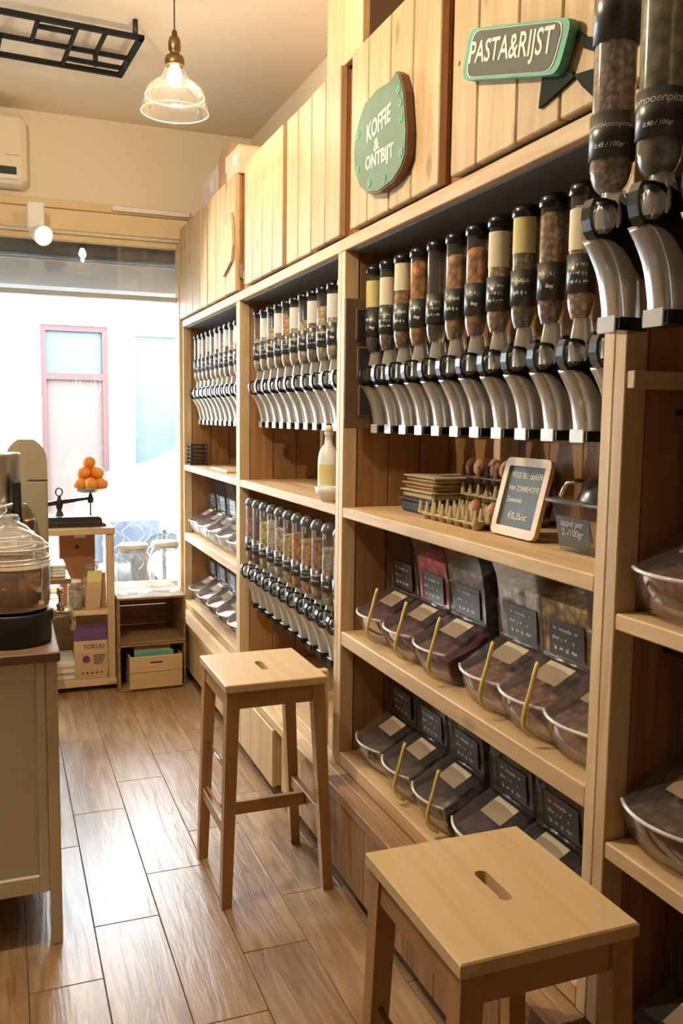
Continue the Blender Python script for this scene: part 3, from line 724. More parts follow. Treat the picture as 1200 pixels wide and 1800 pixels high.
def dispenser(loc, kind, label, group, color, fill, coarse=False, paper=None, chalk=0, words=None, topband=None):
    R, ztop, band, dome = kind
    kd = dmesh(('set',)+kind, lambda: dispenser_meshes(*kind))
    t = thing('gravity_dispenser', label, 'dispenser', loc, group)
    def part(nm, me):
        o = bpy.data.objects.new(nm, me); COL.objects.link(o); o.parent = t; return o
    for n in ('tube', 'neck', 'label_band', 'lid', 'chute', 'front_lip', 'outlet_collar', 'handle', 'hood', 'valve', 'bracket'): part(n, kd[n])
    if fill > 0:
        zc = round(band[0]+(ztop-.05-band[0])*fill, 2)
        me = content_mesh(R, band[0], zc, (R, band[0], zc, coarse))
        if not me.materials: me.materials.append(MATS['food_coarse' if coarse else 'food'])
        o = part('content', me); kb = min(1.9, .82/max(color)); o.color = c4([v*kb for v in color])
    if words is None: part('chalk_writing', kd['chalk_writing%d' % (chalk % 3)])
    else:
        for s_, sz, dz in words:
            mb = MB(); put_text(mb, s_, sz, cyl_fn(R+.0033, dz, PI+.75), shear=.25, bold=.01)
            me = mb.mesh('chalk_writing'); me.materials.append(MATS['chalk']); part('chalk_writing', me)
    if paper:
        p = part('paper_label', kd['paper_label']); p.location = (0, 0, paper[0])
        if paper[1] != 'paper':
            k = ('paper', R, paper[1])
            def f():
                me = kd['paper_label'].copy(); me.materials.clear(); me.materials.append(MATS[paper[1]]); return me
            p.data = dmesh(k, f)
    if topband:
        me = MB().lathe([(R+.0012, topband[0]), (R+.003, topband[0]), (R+.003, topband[1]), (R+.0012, topband[1])], n=22).mesh('upper_label_band'); me.materials.append(MATS['band_black']); part('upper_label_band', me)
    return t
STD = (.0285, .548, (.312, .392), False)
BIG = (.0355, .80, (.285, .358), False)
LOW = (.0285, .535, (.225+.055, .29+.055), True)
def rail(label, x, y0, y1, z):
    t = thing('mounting_rail', label, 'rail', (x, (y0+y1)/2, z))
    obj('bar', MB().box(x, x+.02, y0, y1, z-.02, z+.02, .002), 'black_matte', t)
    for y in (y0+.01, (y0+y1)/2, y1-.01): obj('rail_bracket', MB().box(x+.02, XB-.012, y-.008, y+.008, z-.015, z+.015), 'black_matte', t)
# bay with the chalkboard: twelve
b3 = [('dark beans, yellow paper tag', (.06, .045, .03), .75, 0, ('yellow_paper', .405)), ('dark green lentils, cream paper tag', (.16, .13, .09), .75, 0, ('paper', .40)),
      ('brown rice mix, cream paper tag', (.30, .17, .08), .78, 0, ('paper', .43)), ('orange and yellow pasta spirals', (.60, .27, .06), .95, 1, None), ('nothing, empty and clear', (.5, .5, .5), 0, 0, None),
      ('peach coloured pasta shells', (.62, .36, .18), .86, 1, None), ('orange brown pasta tubes', (.48, .23, .10), .85, 1, None), ('beige grain under a large paper tag', (.50, .31, .17), .95, 0, ('paper', .415)),
      ('grey green lentils with a yellow tag', (.20, .18, .11), .9, 0, ('yellow_paper', .43)), ('grey brown spelt grain', (.27, .18, .115), .92, 0, None), ('pale grain with an orange tag', (.55, .40, .26), .9, 0, ('paper', .40)), ('brown grain, half hidden by the post', (.38, .24, .13), .8, 0, None)]
for i, (nm, col, fi, co, pa) in enumerate(b3):
    dispenser((1.16, 2.71-.111*i, 1.508), STD, (f'dispenser of {nm}' if i != 4 else 'empty clear dispenser')+f', {ORD[i]} from left over the chalkboard', 'dispensers over the chalkboard shelf', col, min(1, fi*1.08), co, (pa[1], pa[0]) if pa else None, i)
rail('black rail carrying the dispensers above the chalkboard', 1.235, 1.43, 2.76, 1.71)
hues = [(.45, .30, .18), (.55, .42, .26), (.30, .18, .10), (.62, .50, .33), (.40, .33, .22), (.52, .30, .12), (.24, .17, .11), (.58, .46, .30)]
hn = ['tan grain', 'pale oats', 'dark nuts', 'cream flakes', 'grey seeds', 'orange muesli', 'brown seeds', 'beige flakes']
for i in range(12):
    k = (i*3+1) % 8
    dispenser((1.16, 4.085-.1115*i, 1.508), STD, f'dispenser of {hn[k]}, {ORD[i]} from left in upper row behind the far stool', 'upper dispensers behind the far stool', hues[k], .5+.4*((i*5) % 7)/7, i % 3 == 0, (.41, 'white_paper') if i % 2 else None, i)
rail('black rail carrying the upper dispensers behind the far stool', 1.235, 2.85, 4.14, 1.71)
lowc = [('red brown beans', (.28, .12, .07)), ('dark raisins', (.10, .06, .05)), ('yellow lentils', (.62, .45, .14)), ('pale rice', (.62, .55, .42)), ('pink seeds', (.58, .42, .34)), ('golden corn', (.66, .48, .16)), ('orange almonds', (.50, .22, .07)), ('tan nuts', (.50, .30, .13)), ('brown hazelnuts', (.34, .19, .09)), ('grey sunflower seeds', (.34, .29, .22)), ('cream cashews', (.62, .50, .33))]
for i, (nm, col) in enumerate(lowc):
    dispenser((1.12, 4.07-.119*i, .638), LOW, f'grey capped dispenser of {nm}, {ORD[i]} from left in the low row', 'low row of grey capped dispensers', col, .72+.2*((i*3) % 5)/5, i % 2 == 0, None, i)
rail('black rail carrying the low row of grey capped dispensers', 1.195, 2.85, 4.14, .838)
for i in range(12):
    k = (i*5+3) % 8
    dispenser((1.16, 5.46-.1105*i, 1.508), STD, f'dispenser of {hn[k]}, {ORD[i]} from left in the bay nearest the window', 'dispensers nearest the window', hues[k], .4+.5*((i*3) % 7)/7, i % 3 == 1, (.42, 'white_paper') if i % 2 else None, i)
rail('black rail carrying the dispensers nearest the window', 1.235, 4.23, 5.51, 1.71)
big = [('sunflower seeds', (.30, .235, .18), [('zonnebloempitten', .0125, .332), ('0.45 / 100gr', .011, .300)], (.472, .585)),
       ('pumpkin seeds', (.17, .155, .09), [('pompoenpitten', .0175, .335), ('0.90 / 100gr', .010, .300)], None), ('pale oats', (.42, .34, .24), [('havermout', .015, .33)], None)]
for i, (nm, col, wd, tb) in enumerate(big):
    dispenser((.985, 1.288-.118*i, 1.707), BIG, f'large dispenser of {nm}, {ORD[i]} from left nearest the camera', 'large dispensers nearest the camera', col, .93 if i else .58, i == 1, None, i, wd, tb)
rail('black rail carrying the large dispensers nearest the camera', 1.058, .0, 1.33, 1.91)

# ================================================================== scoop bins
def bin_proto(w, label):
    t = thing('scoop_bin', label, 'bin')
    hw = w/2; NS = 9
    def bow(y): return -.030*(1-(y/hw)**2)
    def loft(prof, mat, nm, y0=-1, y1=1, bowfade=None, ns=NS, lab=None):
        """sweep an open profile (x, z, bow share) across y"""
        mb = MB(); vs = []
        for k in range(ns):
            y = hw*(y0+(y1-y0)*k/(ns-1))
            for x, z, s in prof: vs.append((x+bow(y)*s, y, z))
        n = len(prof); fs = [(k*n+i, k*n+i+1, (k+1)*n+i+1, (k+1)*n+i) for k in range(ns-1) for i in range(n-1)]
        mb.add(vs, fs, True); return obj(nm, mb, mat, t, lab)
    bowl = [(.36, .002, 0), (.05, .002, .3), (.030, .010, .6), (.018, .035, .8), (.010, .065, 1), (.006, .088, 1)]
    loft(bowl, 'bin_clear', 'bowl')
    side = [(.36, .002), (.05, .002), (.030, .010), (.018, .035), (.010, .065), (.006, .088), (.128, .158), (.122, .24), (.108, .318), (.086, .378), (.36, .378)]
    for s in (-1, 1):
        obj('side_wall', MB().prism(side, 1, s*hw-.0012, s*hw+.0012), 'bin_clear', t)
    rim = MB()
    pts = []
    for k in range(NS):
        y = hw*(-1+2*k/(NS-1)); pts.append((.004+bow(y), y, .090))
    rim.tube(pts, .0042, 6); obj('rim', rim, 'rim_shine', t)
    loft([(.006, .093, 1), (.05, .118, .55), (.10, .146, .15), (.128, .160, 0)], 'lid_clear', 'front_flap')
    loft([(.128, .160, 0), (.126, .20, 0), (.120, .25, 0), (.108, .318, 0), (.086, .378, 0)], 'panel_clear', 'sloped_panel', ns=2)
    obj('top_rim', MB().box(.082, .105, -hw, hw, .374, .386, .002).box(.105, .36, -hw, hw, .376, .382), 'black_plastic', t)
    obj('hinge', MB().tube([(.128, -hw, .160), (.128, hw, .160)], .005, 8), 'lid_clear', t)
    obj('back_wall', MB().box(.357, .360, -hw, hw, 0, .378), 'black_matte', t)
    # lid tag and chalk card with writing
    def onflap(a, b, lift=.003):
        x = .03+b; u = (x-.006)/.122; z = .093+u*.067; return (x, a, z+lift)
    obj('paper_label', MB().add([onflap(-.055, .028), onflap(.045, .028), onflap(.045, .085), onflap(-.055, .085)], [(0, 1, 2, 3)]), 'tag_tan', t)
    obj('chalk_card', MB().add([(.1235, -.075, .172), (.1235, .062, .172), (.1165, .062, .258), (.1165, -.075, .258)], [(0, 1, 2, 3)]), 'band_black', t)
    cfn = lambda a, b, c: (.1225-(b+.043)*.081-.002, -.006-a, .172+b+.043)
    obj('chalk_writing', scribble(.115, .07, 3, 5+int(w*1000), cfn, .0019), 'chalk', t)
    obj('card_holder', MB().tube([(.118, .067, .165), (.110, .067, .262), (.110, hw-.008, .262), (.118, hw-.008, .165)], .002, 6), 'lid_clear', t)
    return t
plain('tag_tan', (0.58, 0.47, 0.32), 0.8)
def fill_bin(t, w, color, h, upper=None):
    hw = w/2-.004
    lo = [(.35, .006), (.055, .006), (.036, .014), (.024, .036), (.017, .062), (.016, .06+.02*h), (.10, .075+.05*h), (.125, .10+.05*h), (.35, .10+.2*h)]
    o = obj('content', MB().prism(lo, 1, -hw, hw), 'food_coarse', None); o.parent = t; o.color = c4(color)
    if upper:
        up = [(.1305, .165), (.129, .20), (.123, .25), (.115, .29+.02*h), (.20, .33), (.35, .33), (.35, .165)]
        o = obj('content_behind_panel', MB().prism(up, 1, -hw, hw), 'food_coarse', None); o.parent = t; o.color = c4(upper)
BW = .20
proto = bin_proto(BW, 'x')
cordm = MB().tube([(.004, -.066, .190), (-.002, -.067, .175), (-.014, -.068, .13), (-.028, -.069, .085), (-.033, -.070, .062), (-.032, -.072, .045), (-.022, -.080, .030), (-.006, -.092, .022)], .0055, 8).mesh('scoop_handle'); cordm.materials.append(MATS['cord_yellow'])
def place_bin(x, y, z, label, group, color, h=.6, upper=None, cord=True):
    t = dup(proto, (x, y, z), label, group)
    fill_bin(t, BW, color, h, upper)
    if cord:
        c = bpy.data.objects.new('scoop_handle', cordm); COL.objects.link(c); c.parent = t; c['label'] = 'yellow scoop handle hooked at the rim'
    return t
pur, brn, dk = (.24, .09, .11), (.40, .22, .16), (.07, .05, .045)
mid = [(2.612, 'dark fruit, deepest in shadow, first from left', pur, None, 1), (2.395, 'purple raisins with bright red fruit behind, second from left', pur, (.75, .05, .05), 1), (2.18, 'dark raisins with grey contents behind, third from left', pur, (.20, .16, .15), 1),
       (1.90, 'brown mix with pale pasta behind, fourth from left', brn, (.34, .30, .22), 1), (1.708, 'brown fruit with yellow pasta bows behind, fifth from left', brn, (.85, .60, .22), 1), (1.515, 'pale mix, half hidden by the post', (.34, .22, .18), (.4, .3, .2), 0)]
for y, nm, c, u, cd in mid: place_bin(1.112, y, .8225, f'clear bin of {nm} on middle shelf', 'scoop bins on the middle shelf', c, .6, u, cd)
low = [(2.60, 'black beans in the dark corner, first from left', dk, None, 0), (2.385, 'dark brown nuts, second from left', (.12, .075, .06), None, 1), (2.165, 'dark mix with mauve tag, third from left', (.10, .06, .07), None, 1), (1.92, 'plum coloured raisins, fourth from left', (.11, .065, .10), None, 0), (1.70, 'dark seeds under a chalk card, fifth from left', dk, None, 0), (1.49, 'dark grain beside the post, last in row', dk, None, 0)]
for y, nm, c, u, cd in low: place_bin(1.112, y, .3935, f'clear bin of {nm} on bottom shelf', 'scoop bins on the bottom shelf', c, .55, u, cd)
for i in range(5):
    y = 5.40-.25*i
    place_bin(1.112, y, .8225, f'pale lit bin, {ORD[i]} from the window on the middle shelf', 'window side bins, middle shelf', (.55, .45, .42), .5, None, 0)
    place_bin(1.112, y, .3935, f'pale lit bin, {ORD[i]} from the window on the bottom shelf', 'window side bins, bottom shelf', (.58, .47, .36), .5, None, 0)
place_bin(1.098, 1.225, 1.1905, 'clear bin of brown granola by the post at the right edge', 'bins nearest the camera', (.36, .20, .11), .8, None, 0)
place_bin(1.098, 1.225, .7375, 'clear bin of grey seeds on the lower right shelf', 'bins nearest the camera', (.24, .19, .13), .8, None, 0)
place_bin(1.098, 1.20, .2855, 'dark bin with a tan tag on the lowest shelf at right', 'bins nearest the camera', (.06, .05, .04), .5, None, 0)
for ch in list(proto.children): bpy.data.objects.remove(ch)
bpy.data.objects.remove(proto)

# ================================================================== bar stools
def stool(cx, cy, label):
    t = thing('bar_stool', label, 'stool', (cx, cy, 0), 'wooden bar stools')
    sx, sy, ZT = .168, .187, .727
    mb = MB()
    # seat with a stadium hand slot: ring of quads between outline and slot
    slot = [(.0125*math.cos(a), .040*(1 if math.sin(a) >= 0 else -1)+.0125*math.sin(a)) for a in [2*PI*(i+.5)/24 for i in range(24)]]
    def onrect(x, y):
        k = min(sx/abs(x) if abs(x) > 1e-9 else 9e9, sy/abs(y) if abs(y) > 1e-9 else 9e9); return (x*k, y*k)
    outer = [onrect(math.cos(2*PI*(i+.5)/24)*sx, math.sin(2*PI*(i+.5)/24)*sy) for i in range(24)]
    # put exact corners in
    for c in ((sx, sy), (-sx, sy), (-sx, -sy), (sx, -sy)):
        j = min(range(24), key=lambda i: (outer[i][0]-c[0])**2+(outer[i][1]-c[1])**2); outer[j] = c
    zt, zb, bv = ZT, ZT-.024, .003
    vs = []
    def ring(pts, z, k=0):
        o = len(vs)
        for x, y in pts: vs.append((x-math.copysign(k, x)*(abs(x) > sx-.01), y-math.copysign(k, y)*(abs(y) > sy-.01), z))
        return o
    a = ring(slot, zt); b_ = ring(outer, zt, bv); c_ = ring(outer, zt-bv); d_ = ring(outer, zb); e_ = ring(slot, zb)
    fs = []
    for p, q in ((a, b_), (b_, c_), (c_, d_), (d_, e_), (e_, a)):
        for i in range(24): j = (i+1) % 24; fs.append((p+i, p+j, q+j, q+i))
    mb.add([(x+cx, y+cy, z) for x, y, z in vs], fs)
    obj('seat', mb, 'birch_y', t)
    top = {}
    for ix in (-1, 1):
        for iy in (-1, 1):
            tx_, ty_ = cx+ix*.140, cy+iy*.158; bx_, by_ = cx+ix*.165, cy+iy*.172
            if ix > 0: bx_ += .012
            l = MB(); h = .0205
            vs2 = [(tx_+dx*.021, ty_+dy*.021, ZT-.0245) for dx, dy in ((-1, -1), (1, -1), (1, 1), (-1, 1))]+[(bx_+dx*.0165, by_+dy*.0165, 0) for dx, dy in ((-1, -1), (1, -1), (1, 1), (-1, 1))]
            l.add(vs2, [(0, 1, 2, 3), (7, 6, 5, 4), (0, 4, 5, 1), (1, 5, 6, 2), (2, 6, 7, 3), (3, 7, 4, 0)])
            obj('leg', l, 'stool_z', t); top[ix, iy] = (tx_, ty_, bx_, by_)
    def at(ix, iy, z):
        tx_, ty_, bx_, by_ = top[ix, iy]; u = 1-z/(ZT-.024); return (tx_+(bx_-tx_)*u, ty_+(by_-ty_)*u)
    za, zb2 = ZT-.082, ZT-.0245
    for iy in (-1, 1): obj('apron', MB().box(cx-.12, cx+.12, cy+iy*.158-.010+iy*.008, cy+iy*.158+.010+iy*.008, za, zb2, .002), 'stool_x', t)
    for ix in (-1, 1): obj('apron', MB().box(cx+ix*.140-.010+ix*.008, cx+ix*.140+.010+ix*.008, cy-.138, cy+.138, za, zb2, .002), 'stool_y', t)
    z1 = .245
    for ix in (-1, 1):
        x, y0 = at(ix, -1, z1); _, y1 = at(ix, 1, z1)
        obj('stretcher', MB().box(x-.011, x+.011, y0+.018, y1-.018, z1-.022, z1+.022, .002), 'stool_y', t)
        if ix < 0:
            obj('foot_strip', MB().box(x-.013, x-.003, y0+.02, y1-.02, z1+.0222, z1+.0262), 'chrome', t, label='steel strip on the stretcher')
            x2, _ = at(ix, -1, .43); obj('foot_rod', MB().tube([(x2, at(ix, -1, .43)[1]+.015, .43), (x2, at(ix, 1, .43)[1]-.015, .43)], .006, 8), 'chrome', t, label='steel rod')
    xl, xr = at(-1, 1, z1)[0], at(1, 1, z1)[0]
    obj('cross_bar', MB().box(xl+.012, xr-.012, cy-.011, cy+.011, z1-.022, z1+.022, .002), 'stool_x', t)
    return t
stool(.798, 2.778, 'wooden bar stool with slotted seat, the far one before the low dispensers')
stool(.800, 1.292, 'wooden bar stool with slotted seat, the near one at the bottom right')

# ================================================================== things on the chalkboard shelf
ZCT = 1.2525
cb = thing('chalkboard', 'small wood framed chalkboard with white writing about eggs', 'chalkboard', (1.225, 1.925, ZCT))
tilt = math.radians(14)
def cbf(a, b, c):  # a along -y (reading right), b up the board, c out of it
    return (1.222+b*math.sin(tilt)-c*math.cos(tilt), 1.926-a, ZCT+.002+b*math.cos(tilt)+c*math.sin(tilt))
def cbprism(poly, c0, c1):
    n = len(poly); return MB().add([cbf(p[0], p[1], c0) for p in poly]+[cbf(p[0], p[1], c1) for p in poly], [tuple(range(n)), tuple(range(2*n-1, n-1, -1))]+[(i, (i+1) % n, n+(i+1) % n, n+i) for i in range(n)])
fo = rr([(-.104, 0), (.104, 0), (.104, .205), (-.104, .205)], .022)
fi = rr([(-.082, .024), (.082, .024), (.082, .183), (-.082, .183)], .004)
n = len(fo); fmb = MB()
fmb.add([cbf(p[0], p[1], 0) for p in fo]+[cbf(p[0], p[1], .012) for p in fo]+[cbf(p[0], p[1], .012) for p in fi]+[cbf(p[0], p[1], 0) for p in fi],
        [(k*n+i, k*n+(i+1) % n, ((k+1) % 4)*n+(i+1) % n, ((k+1) % 4)*n+i) for k in range(4) for i in range(n)])
obj('frame', fmb, 'birch_y', cb)
obj('slate', cbprism([(-.082, .024), (.082, .024), (.082, .183), (-.082, .183)], .001, .006), 'slate', cb)
for s_, a, b, wd, ht in (('VERSE BIO EIEREN', 0, .152, .14, .016), ('VAN ZONNEHOEVE', 0, .118, .14, .015), ('Zeewolde', -.03, .088, .07, .014), ('\u20ac0,35/st', .0, .042, .085, .022)):
    tx = MB(); fit_text(tx, s_, wd, ht, lambda p, q, c, a=a, b=b: cbf(a+p, b+q, .0065+c*.05), bold=.008)
    obj('lettering', tx, 'chalk', cb)
# egg trays
def tray_mesh(nx, ny, p, h):
    mb = MB(); mb.box(0, nx*p, 0, ny*p, h*.30, h*.38)
    for i in range(nx):
        for j in range(ny):
            cx_, cy_ = (i+.5)*p, (j+.5)*p
            mb.lathe([(.0005, 0), (p*.30, 0), (p*.44, h*.40), (p*.44, h*.44), (p*.40, h*.42), (p*.26, h*.06), (.0005, h*.06)], (cx_, cy_, 0), 8)
    for i in range(nx+1):
        for j in range(ny+1):
            mb.lathe([(p*.20, h*.36), (p*.08, h), (.0005, h)], (i*p if 0 < i < nx else (p*.12 if i == 0 else nx*p-p*.12), j*p if 0 < j < ny else (p*.12 if j == 0 else ny*p-p*.12), 0), 6)
    return mb
def egg(x, y, z, label, s=1.0):
    mb = MB(); pr = []
    for i in range(11):
        a = PI*i/10; r = .0205*math.sin(a)*(1-.12*math.cos(a)*-1); pr.append((max(r, .0004), -.028*math.cos(a)))
    single('egg', mb.lathe(pr, (0, 0, 0), 14), 'egg_shell', label, 'egg', 'brown eggs', (x, y, z))
tr = thing('egg_tray', 'open pulp egg tray in front, holding two brown eggs', 'egg tray', (1.19, 2.07, ZCT), 'egg trays')
obj('tray', tray_mesh(3, 7, .049, .055).xf(Matrix.Translation((1.19, 2.075, ZCT))), 'egg_pulp', tr)
egg(1.19+.0245*3, 2.075+.0245*5, ZCT+.047, 'brown egg in the open tray left of the chalkboard')
egg(1.19+.0245*3, 2.075+.0245*1, ZCT+.047, 'brown egg half hidden behind the chalkboard frame')
for k, (m, lb) in enumerate((('blue_pulp', 'dark blue pulp egg box at the bottom of the stack'), ('egg_pulp', 'tan pulp egg box second from the bottom'), ('cardboard', 'brown pulp egg box third from the bottom'), ('egg_pulp', 'tan pulp egg box on top of the stack'))):
    z = ZCT+[0, .045, .075, .098][k]; h = [.045, .030, .023, .023][k]
    t = thing('egg_box', lb, 'egg box', (1.32, 2.52, z), 'stacked egg boxes')
    obj('box', MB().box(1.235+.004*k, 1.43, 2.42, 2.64-.003*k, z, z+h-.004, .008), m, t)
    obj('lip', MB().box(1.228+.004*k, 1.435, 2.413, 2.646-.003*k, z+h-.006, z+h-.0005, .002), m, t)
for k in range(3):
    z = ZCT+k*.055
    t = thing('egg_tray', ['pulp egg tray at the back, lowest of three', 'pulp egg tray at the back, middle of three', 'pulp egg tray at the back, top of three'][k], 'egg tray', (1.40, 2.25, z), 'egg trays')
    obj('tray', tray_mesh(3, 6, .049, .053).xf(Matrix.Translation((1.325, 2.105, z+.0005))), 'frame_brown' if k == 2 else 'egg_pulp', t)
for i in range(3):
    for j in range(6):
        if (i+j) % 4 != 3: egg(1.325+.049*(i+.5), 2.105+.049*(j+.5), ZCT+.11+.047, f'egg in the dim top tray at the back, row {ORD[i]} from front, {ORD[j]} from right')
# food tub
tb = thing('food_tub', 'clear lidded tub with chalk label right of the chalkboard', 'tub', (1.30, 1.60, ZCT))
def taper(x0, x1, y0, y1, z0, z1, k): 
    vs = [(x0+k, y0+k, z0), (x1-k, y0+k, z0), (x1-k, y1-k, z0), (x0+k, y1-k, z0), (x0, y0, z1), (x1, y0, z1), (x1, y1, z1), (x0, y1, z1)]
    return MB().add(vs, [(0, 1, 2, 3), (0, 4, 5, 1), (1, 5, 6, 2), (2, 6, 7, 3), (3, 7, 4, 0)])
obj('tub', taper(1.20, 1.42, 1.47, 1.735, ZCT+.001, ZCT+.118, .016), 'bin_clear', tb)
obj('rim', MB().box(1.188, 1.43, 1.46, 1.748, ZCT+.112, ZCT+.122, .003), 'lid_clear', tb)
obj('content', taper(1.206, 1.414, 1.476, 1.60, ZCT+.003, ZCT+.08, .014), 'cardboard', tb)
obj('chalk_card', MB().add([(1.2045, 1.722, ZCT+.082), (1.2045, 1.60, ZCT+.082), (1.2135, 1.60, ZCT+.012), (1.2135, 1.718, ZCT+.012)], [(0, 1, 2, 3)]), 'band_black', tb)
for s_, b in (('appel per', .058), ('2,-/100gr', .036)):
    tx = MB(); put_text(tx, s_, .022, lambda p, q, c, b=b: (1.2125-(b+q)*.10-.0025, 1.661-p, ZCT+.003+b+q), shear=.2, bold=.008)
    obj('lettering', tx, 'chalk', tb)
lid = MB(); lid.lathe([(.0005, .055), (.045, .052), (.085, .035), (.10, .012), (.105, 0)], (0, 0, 0), 20)
for i in range(len(lid.v)):
    p = lid.v[i]; lid.v[i] = (p[0]*1.0+1.31, p[1]*1.2+1.60, p[2]*1.25+ZCT+.122)
obj('lid', lid, 'black_plastic', tb)
obj('lid_handle', MB().tube([(1.22, 1.73, ZCT+.124), (1.23, 1.72, ZCT+.155), (1.26, 1.70, ZCT+.165)], .006, 8), 'chrome', tb)
# ================================================================== serving counter at the left
ct = thing('serving_counter', 'cream panelled serving counter with dark wooden top at the left', 'counter', (-.4, 3.4, 0))
obj('counter_top', MB().box(-1.1, .145, 2.555, 4.5, .857, .886, .004), 'dark_top', ct, label='dark wooden top')
obj('corner_post', MB().box(.106, .138, 2.58, 2.625, 0, .857, .003), 'cream_post', ct)
obj('corner_post', MB().box(.10, .138, 4.44, 4.48, 0, .857, .003), 'cream_post', ct)
obj('end_panel', MB().box(-1.0, .106, 2.604, 2.62, .16, .857), 'cream_panel', ct)
obj('stile', MB().box(.078, .1055, 2.588, 2.6035, .162, .856, .003), 'cream_panel', ct)
obj('top_rail', MB().box(-1.0, .0775, 2.588, 2.6035, .80, .856, .003), 'cream_panel', ct)
obj('bottom_rail', MB().box(-1.0, .0775, 2.588, 2.6035, .162, .215, .003), 'cream_panel', ct)
obj('side_panel', MB().box(.112, .128, 2.626, 4.44, .15, .856), 'cream_panel', ct)
obj('underside', MB().box(-1.0, .11, 2.63, 4.44, .15, .165), 'charcoal', ct)
obj('ledge', MB().box(.146, .245, 3.5, 3.72, .905, .925, .003).box(.10, .146, 3.5, 3.72, .887, .925), 'crate_x', ct, label='small wooden ledge')
def jar_tap(x, y, z0, R, label, tap=True):
    t = thing('drink_jar', label, 'drink jar', (x, y, z0), 'glass drink jars with taps')
    obj('stand', MB().lathe([(.0005, 0), (R*.97, 0), (R, .006), (R, .088), (R*.985, .094), (R*.90, .094)], (x, y, z0), 36), 'black_matte', t)
    obj('jar_wall', MB().lathe([(R*.85, .096), (R*.96, .104), (R, .125), (R, .235), (R*.98, .25), (R*.90, .262), (R*.90, .275), (R*.94, .278)], (x, y, z0), 36), 'jar_glass', t)
    obj('drink', MB().lathe([(.0005, .098), (R*.83, .098), (R*.94, .107), (R*.975, .126), (R*.975, .222), (.0005, .223)], (x, y, z0), 32), 'amber_liquid', t)
    obj('drink_surface', MB().lathe([(.0005, .2255), (R*.97, .2245)], (x, y, z0), 32), 'liquid_top', t)
    obj('lid', MB().lathe([(R*.97, .276), (R*.98, .286), (R*.90, .292), (R*.80, .305), (R*.55, .322), (R*.30, .335), (R*.16, .340), (R*.15, .347), (R*.24, .352), (R*.25, .366), (R*.20, .374), (.0005, .376)], (x, y, z0), 36), 'jar_glass', t)
    rims = MB()
    for k, rr_ in ((.240, 1.0), (.252, .985), (.280, .985)): rims.tube([(x+R*rr_*math.cos(a), y+R*rr_*math.sin(a), z0+k) for a in [2*PI*i/36 for i in range(36)]], .0028, 6, closed=True)
    obj('rim_ring', rims, 'rim_shine', t)
    if tap:
        tp = obj('tap', MB().tube([(x+R*.9, y, z0+.075), (x+R+.022, y, z0+.075), (x+R+.052, y, z0+.072), (x+R+.060, y, z0+.050), (x+R+.060, y, z0+.020)], [.011, .012, .012, .010, .008], 10), 'chrome', t)
        obj('tap_lever', MB().lathe([(.0005, .085), (.012, .085), (.013, .10), (.006, .105), (.006, .125), (.010, .13), (.010, .15), (.0005, .153)], (x+R+.026, y, z0), 12), 'chrome', tp)
        obj('washer', MB().lathe([(.006, -.003), (.019, -.003), (.019, .004), (.006, .004)], (x+R+.004, y, z0+.075), 16, 0), 'steel', tp)
    return t
jar_tap(.022, 2.72, .887, .110, 'glass drink jar with amber drink and silver tap, nearest on the counter')
jar_tap(-.01, 3.02, .887, .110, 'glass drink jar standing behind the nearest one, lid just showing', False)
gm = thing('grain_mill', 'beige round topped machine housing behind the steel canister', 'machine', (.09, 3.55, .887))
x0, x1 = .018, .166
arch = [(x0, .887)]+[(x0+.0, 1.36)]+arc_pts((x0+x1)/2, 1.375, (x1-x0)/2, .09, PI*.97, PI*.62, 6)+arc_pts((x0+x1)/2, 1.375, (x1-x0)/2, .09, PI*.38, PI*.03, 6)+[(x1, 1.36), (x1, .887)]
obj('housing', MB().prism(arch, 1, 3.50, 3.62), 'machine_beige', gm)
obj('seam_strip', MB().box(.095, x1+.0005, 3.4985, 3.50, 1.303, 1.309), 'charcoal', gm)
obj('front_cover', MB().box(.095, x1-.004, 3.496, 3.4995, .90, 1.30, .001), 'machine_beige', gm)
cn = thing('steel_canister', 'ribbed steel canister with black lever in front of the beige machine', 'canister', (-.012, 3.32, .887))
obj('base', MB().lathe([(.0005, 0), (.09, 0), (.09, .03), (.075, .04), (.06, .2), (.06, .22)], (-.012, 3.32, .887), 28), 'black_matte', cn)
obj('body', MB().lathe([(.06, .22), (.078, .225), (.078, .50), (.080, .505), (.081, .525), (.078, .53), (.0005, .532)], (-.012, 3.32, .887), 32), 'steel', cn)
obj('band', MB().lathe([(.0785, .31), (.0815, .312), (.0815, .352), (.0785, .354)], (-.012, 3.32, .887), 32), 'machine_beige', cn)
obj('lever', MB().tube([(-.05, 3.235, 1.20), (.01, 3.235, 1.235), (.055, 3.238, 1.247), (.078, 3.24, 1.235)], .008, 8), 'chrome', cn)
obj('grip', MB().box(.035, .066, 3.225, 3.255, 1.16, 1.325, .008), 'black_plastic', cn)
obj('spout', MB().lathe([(.0005, -.03), (.02, -.03), (.026, .02), (.022, .03), (.0005, .03)], (.085, 3.25, 1.16), 14), 'brass', cn)
ws = thing('paper_napkins', 'white stack of paper napkins on the small wooden ledge', 'napkins', (.195, 3.6, .926))
for k in range(4): obj('napkin', MB().box(.15+.003*k, .226+.002*(k % 2), 3.53, 3.69, .9265+k*.012, .9265+k*.012+.011, .002), 'white_paper', ws)

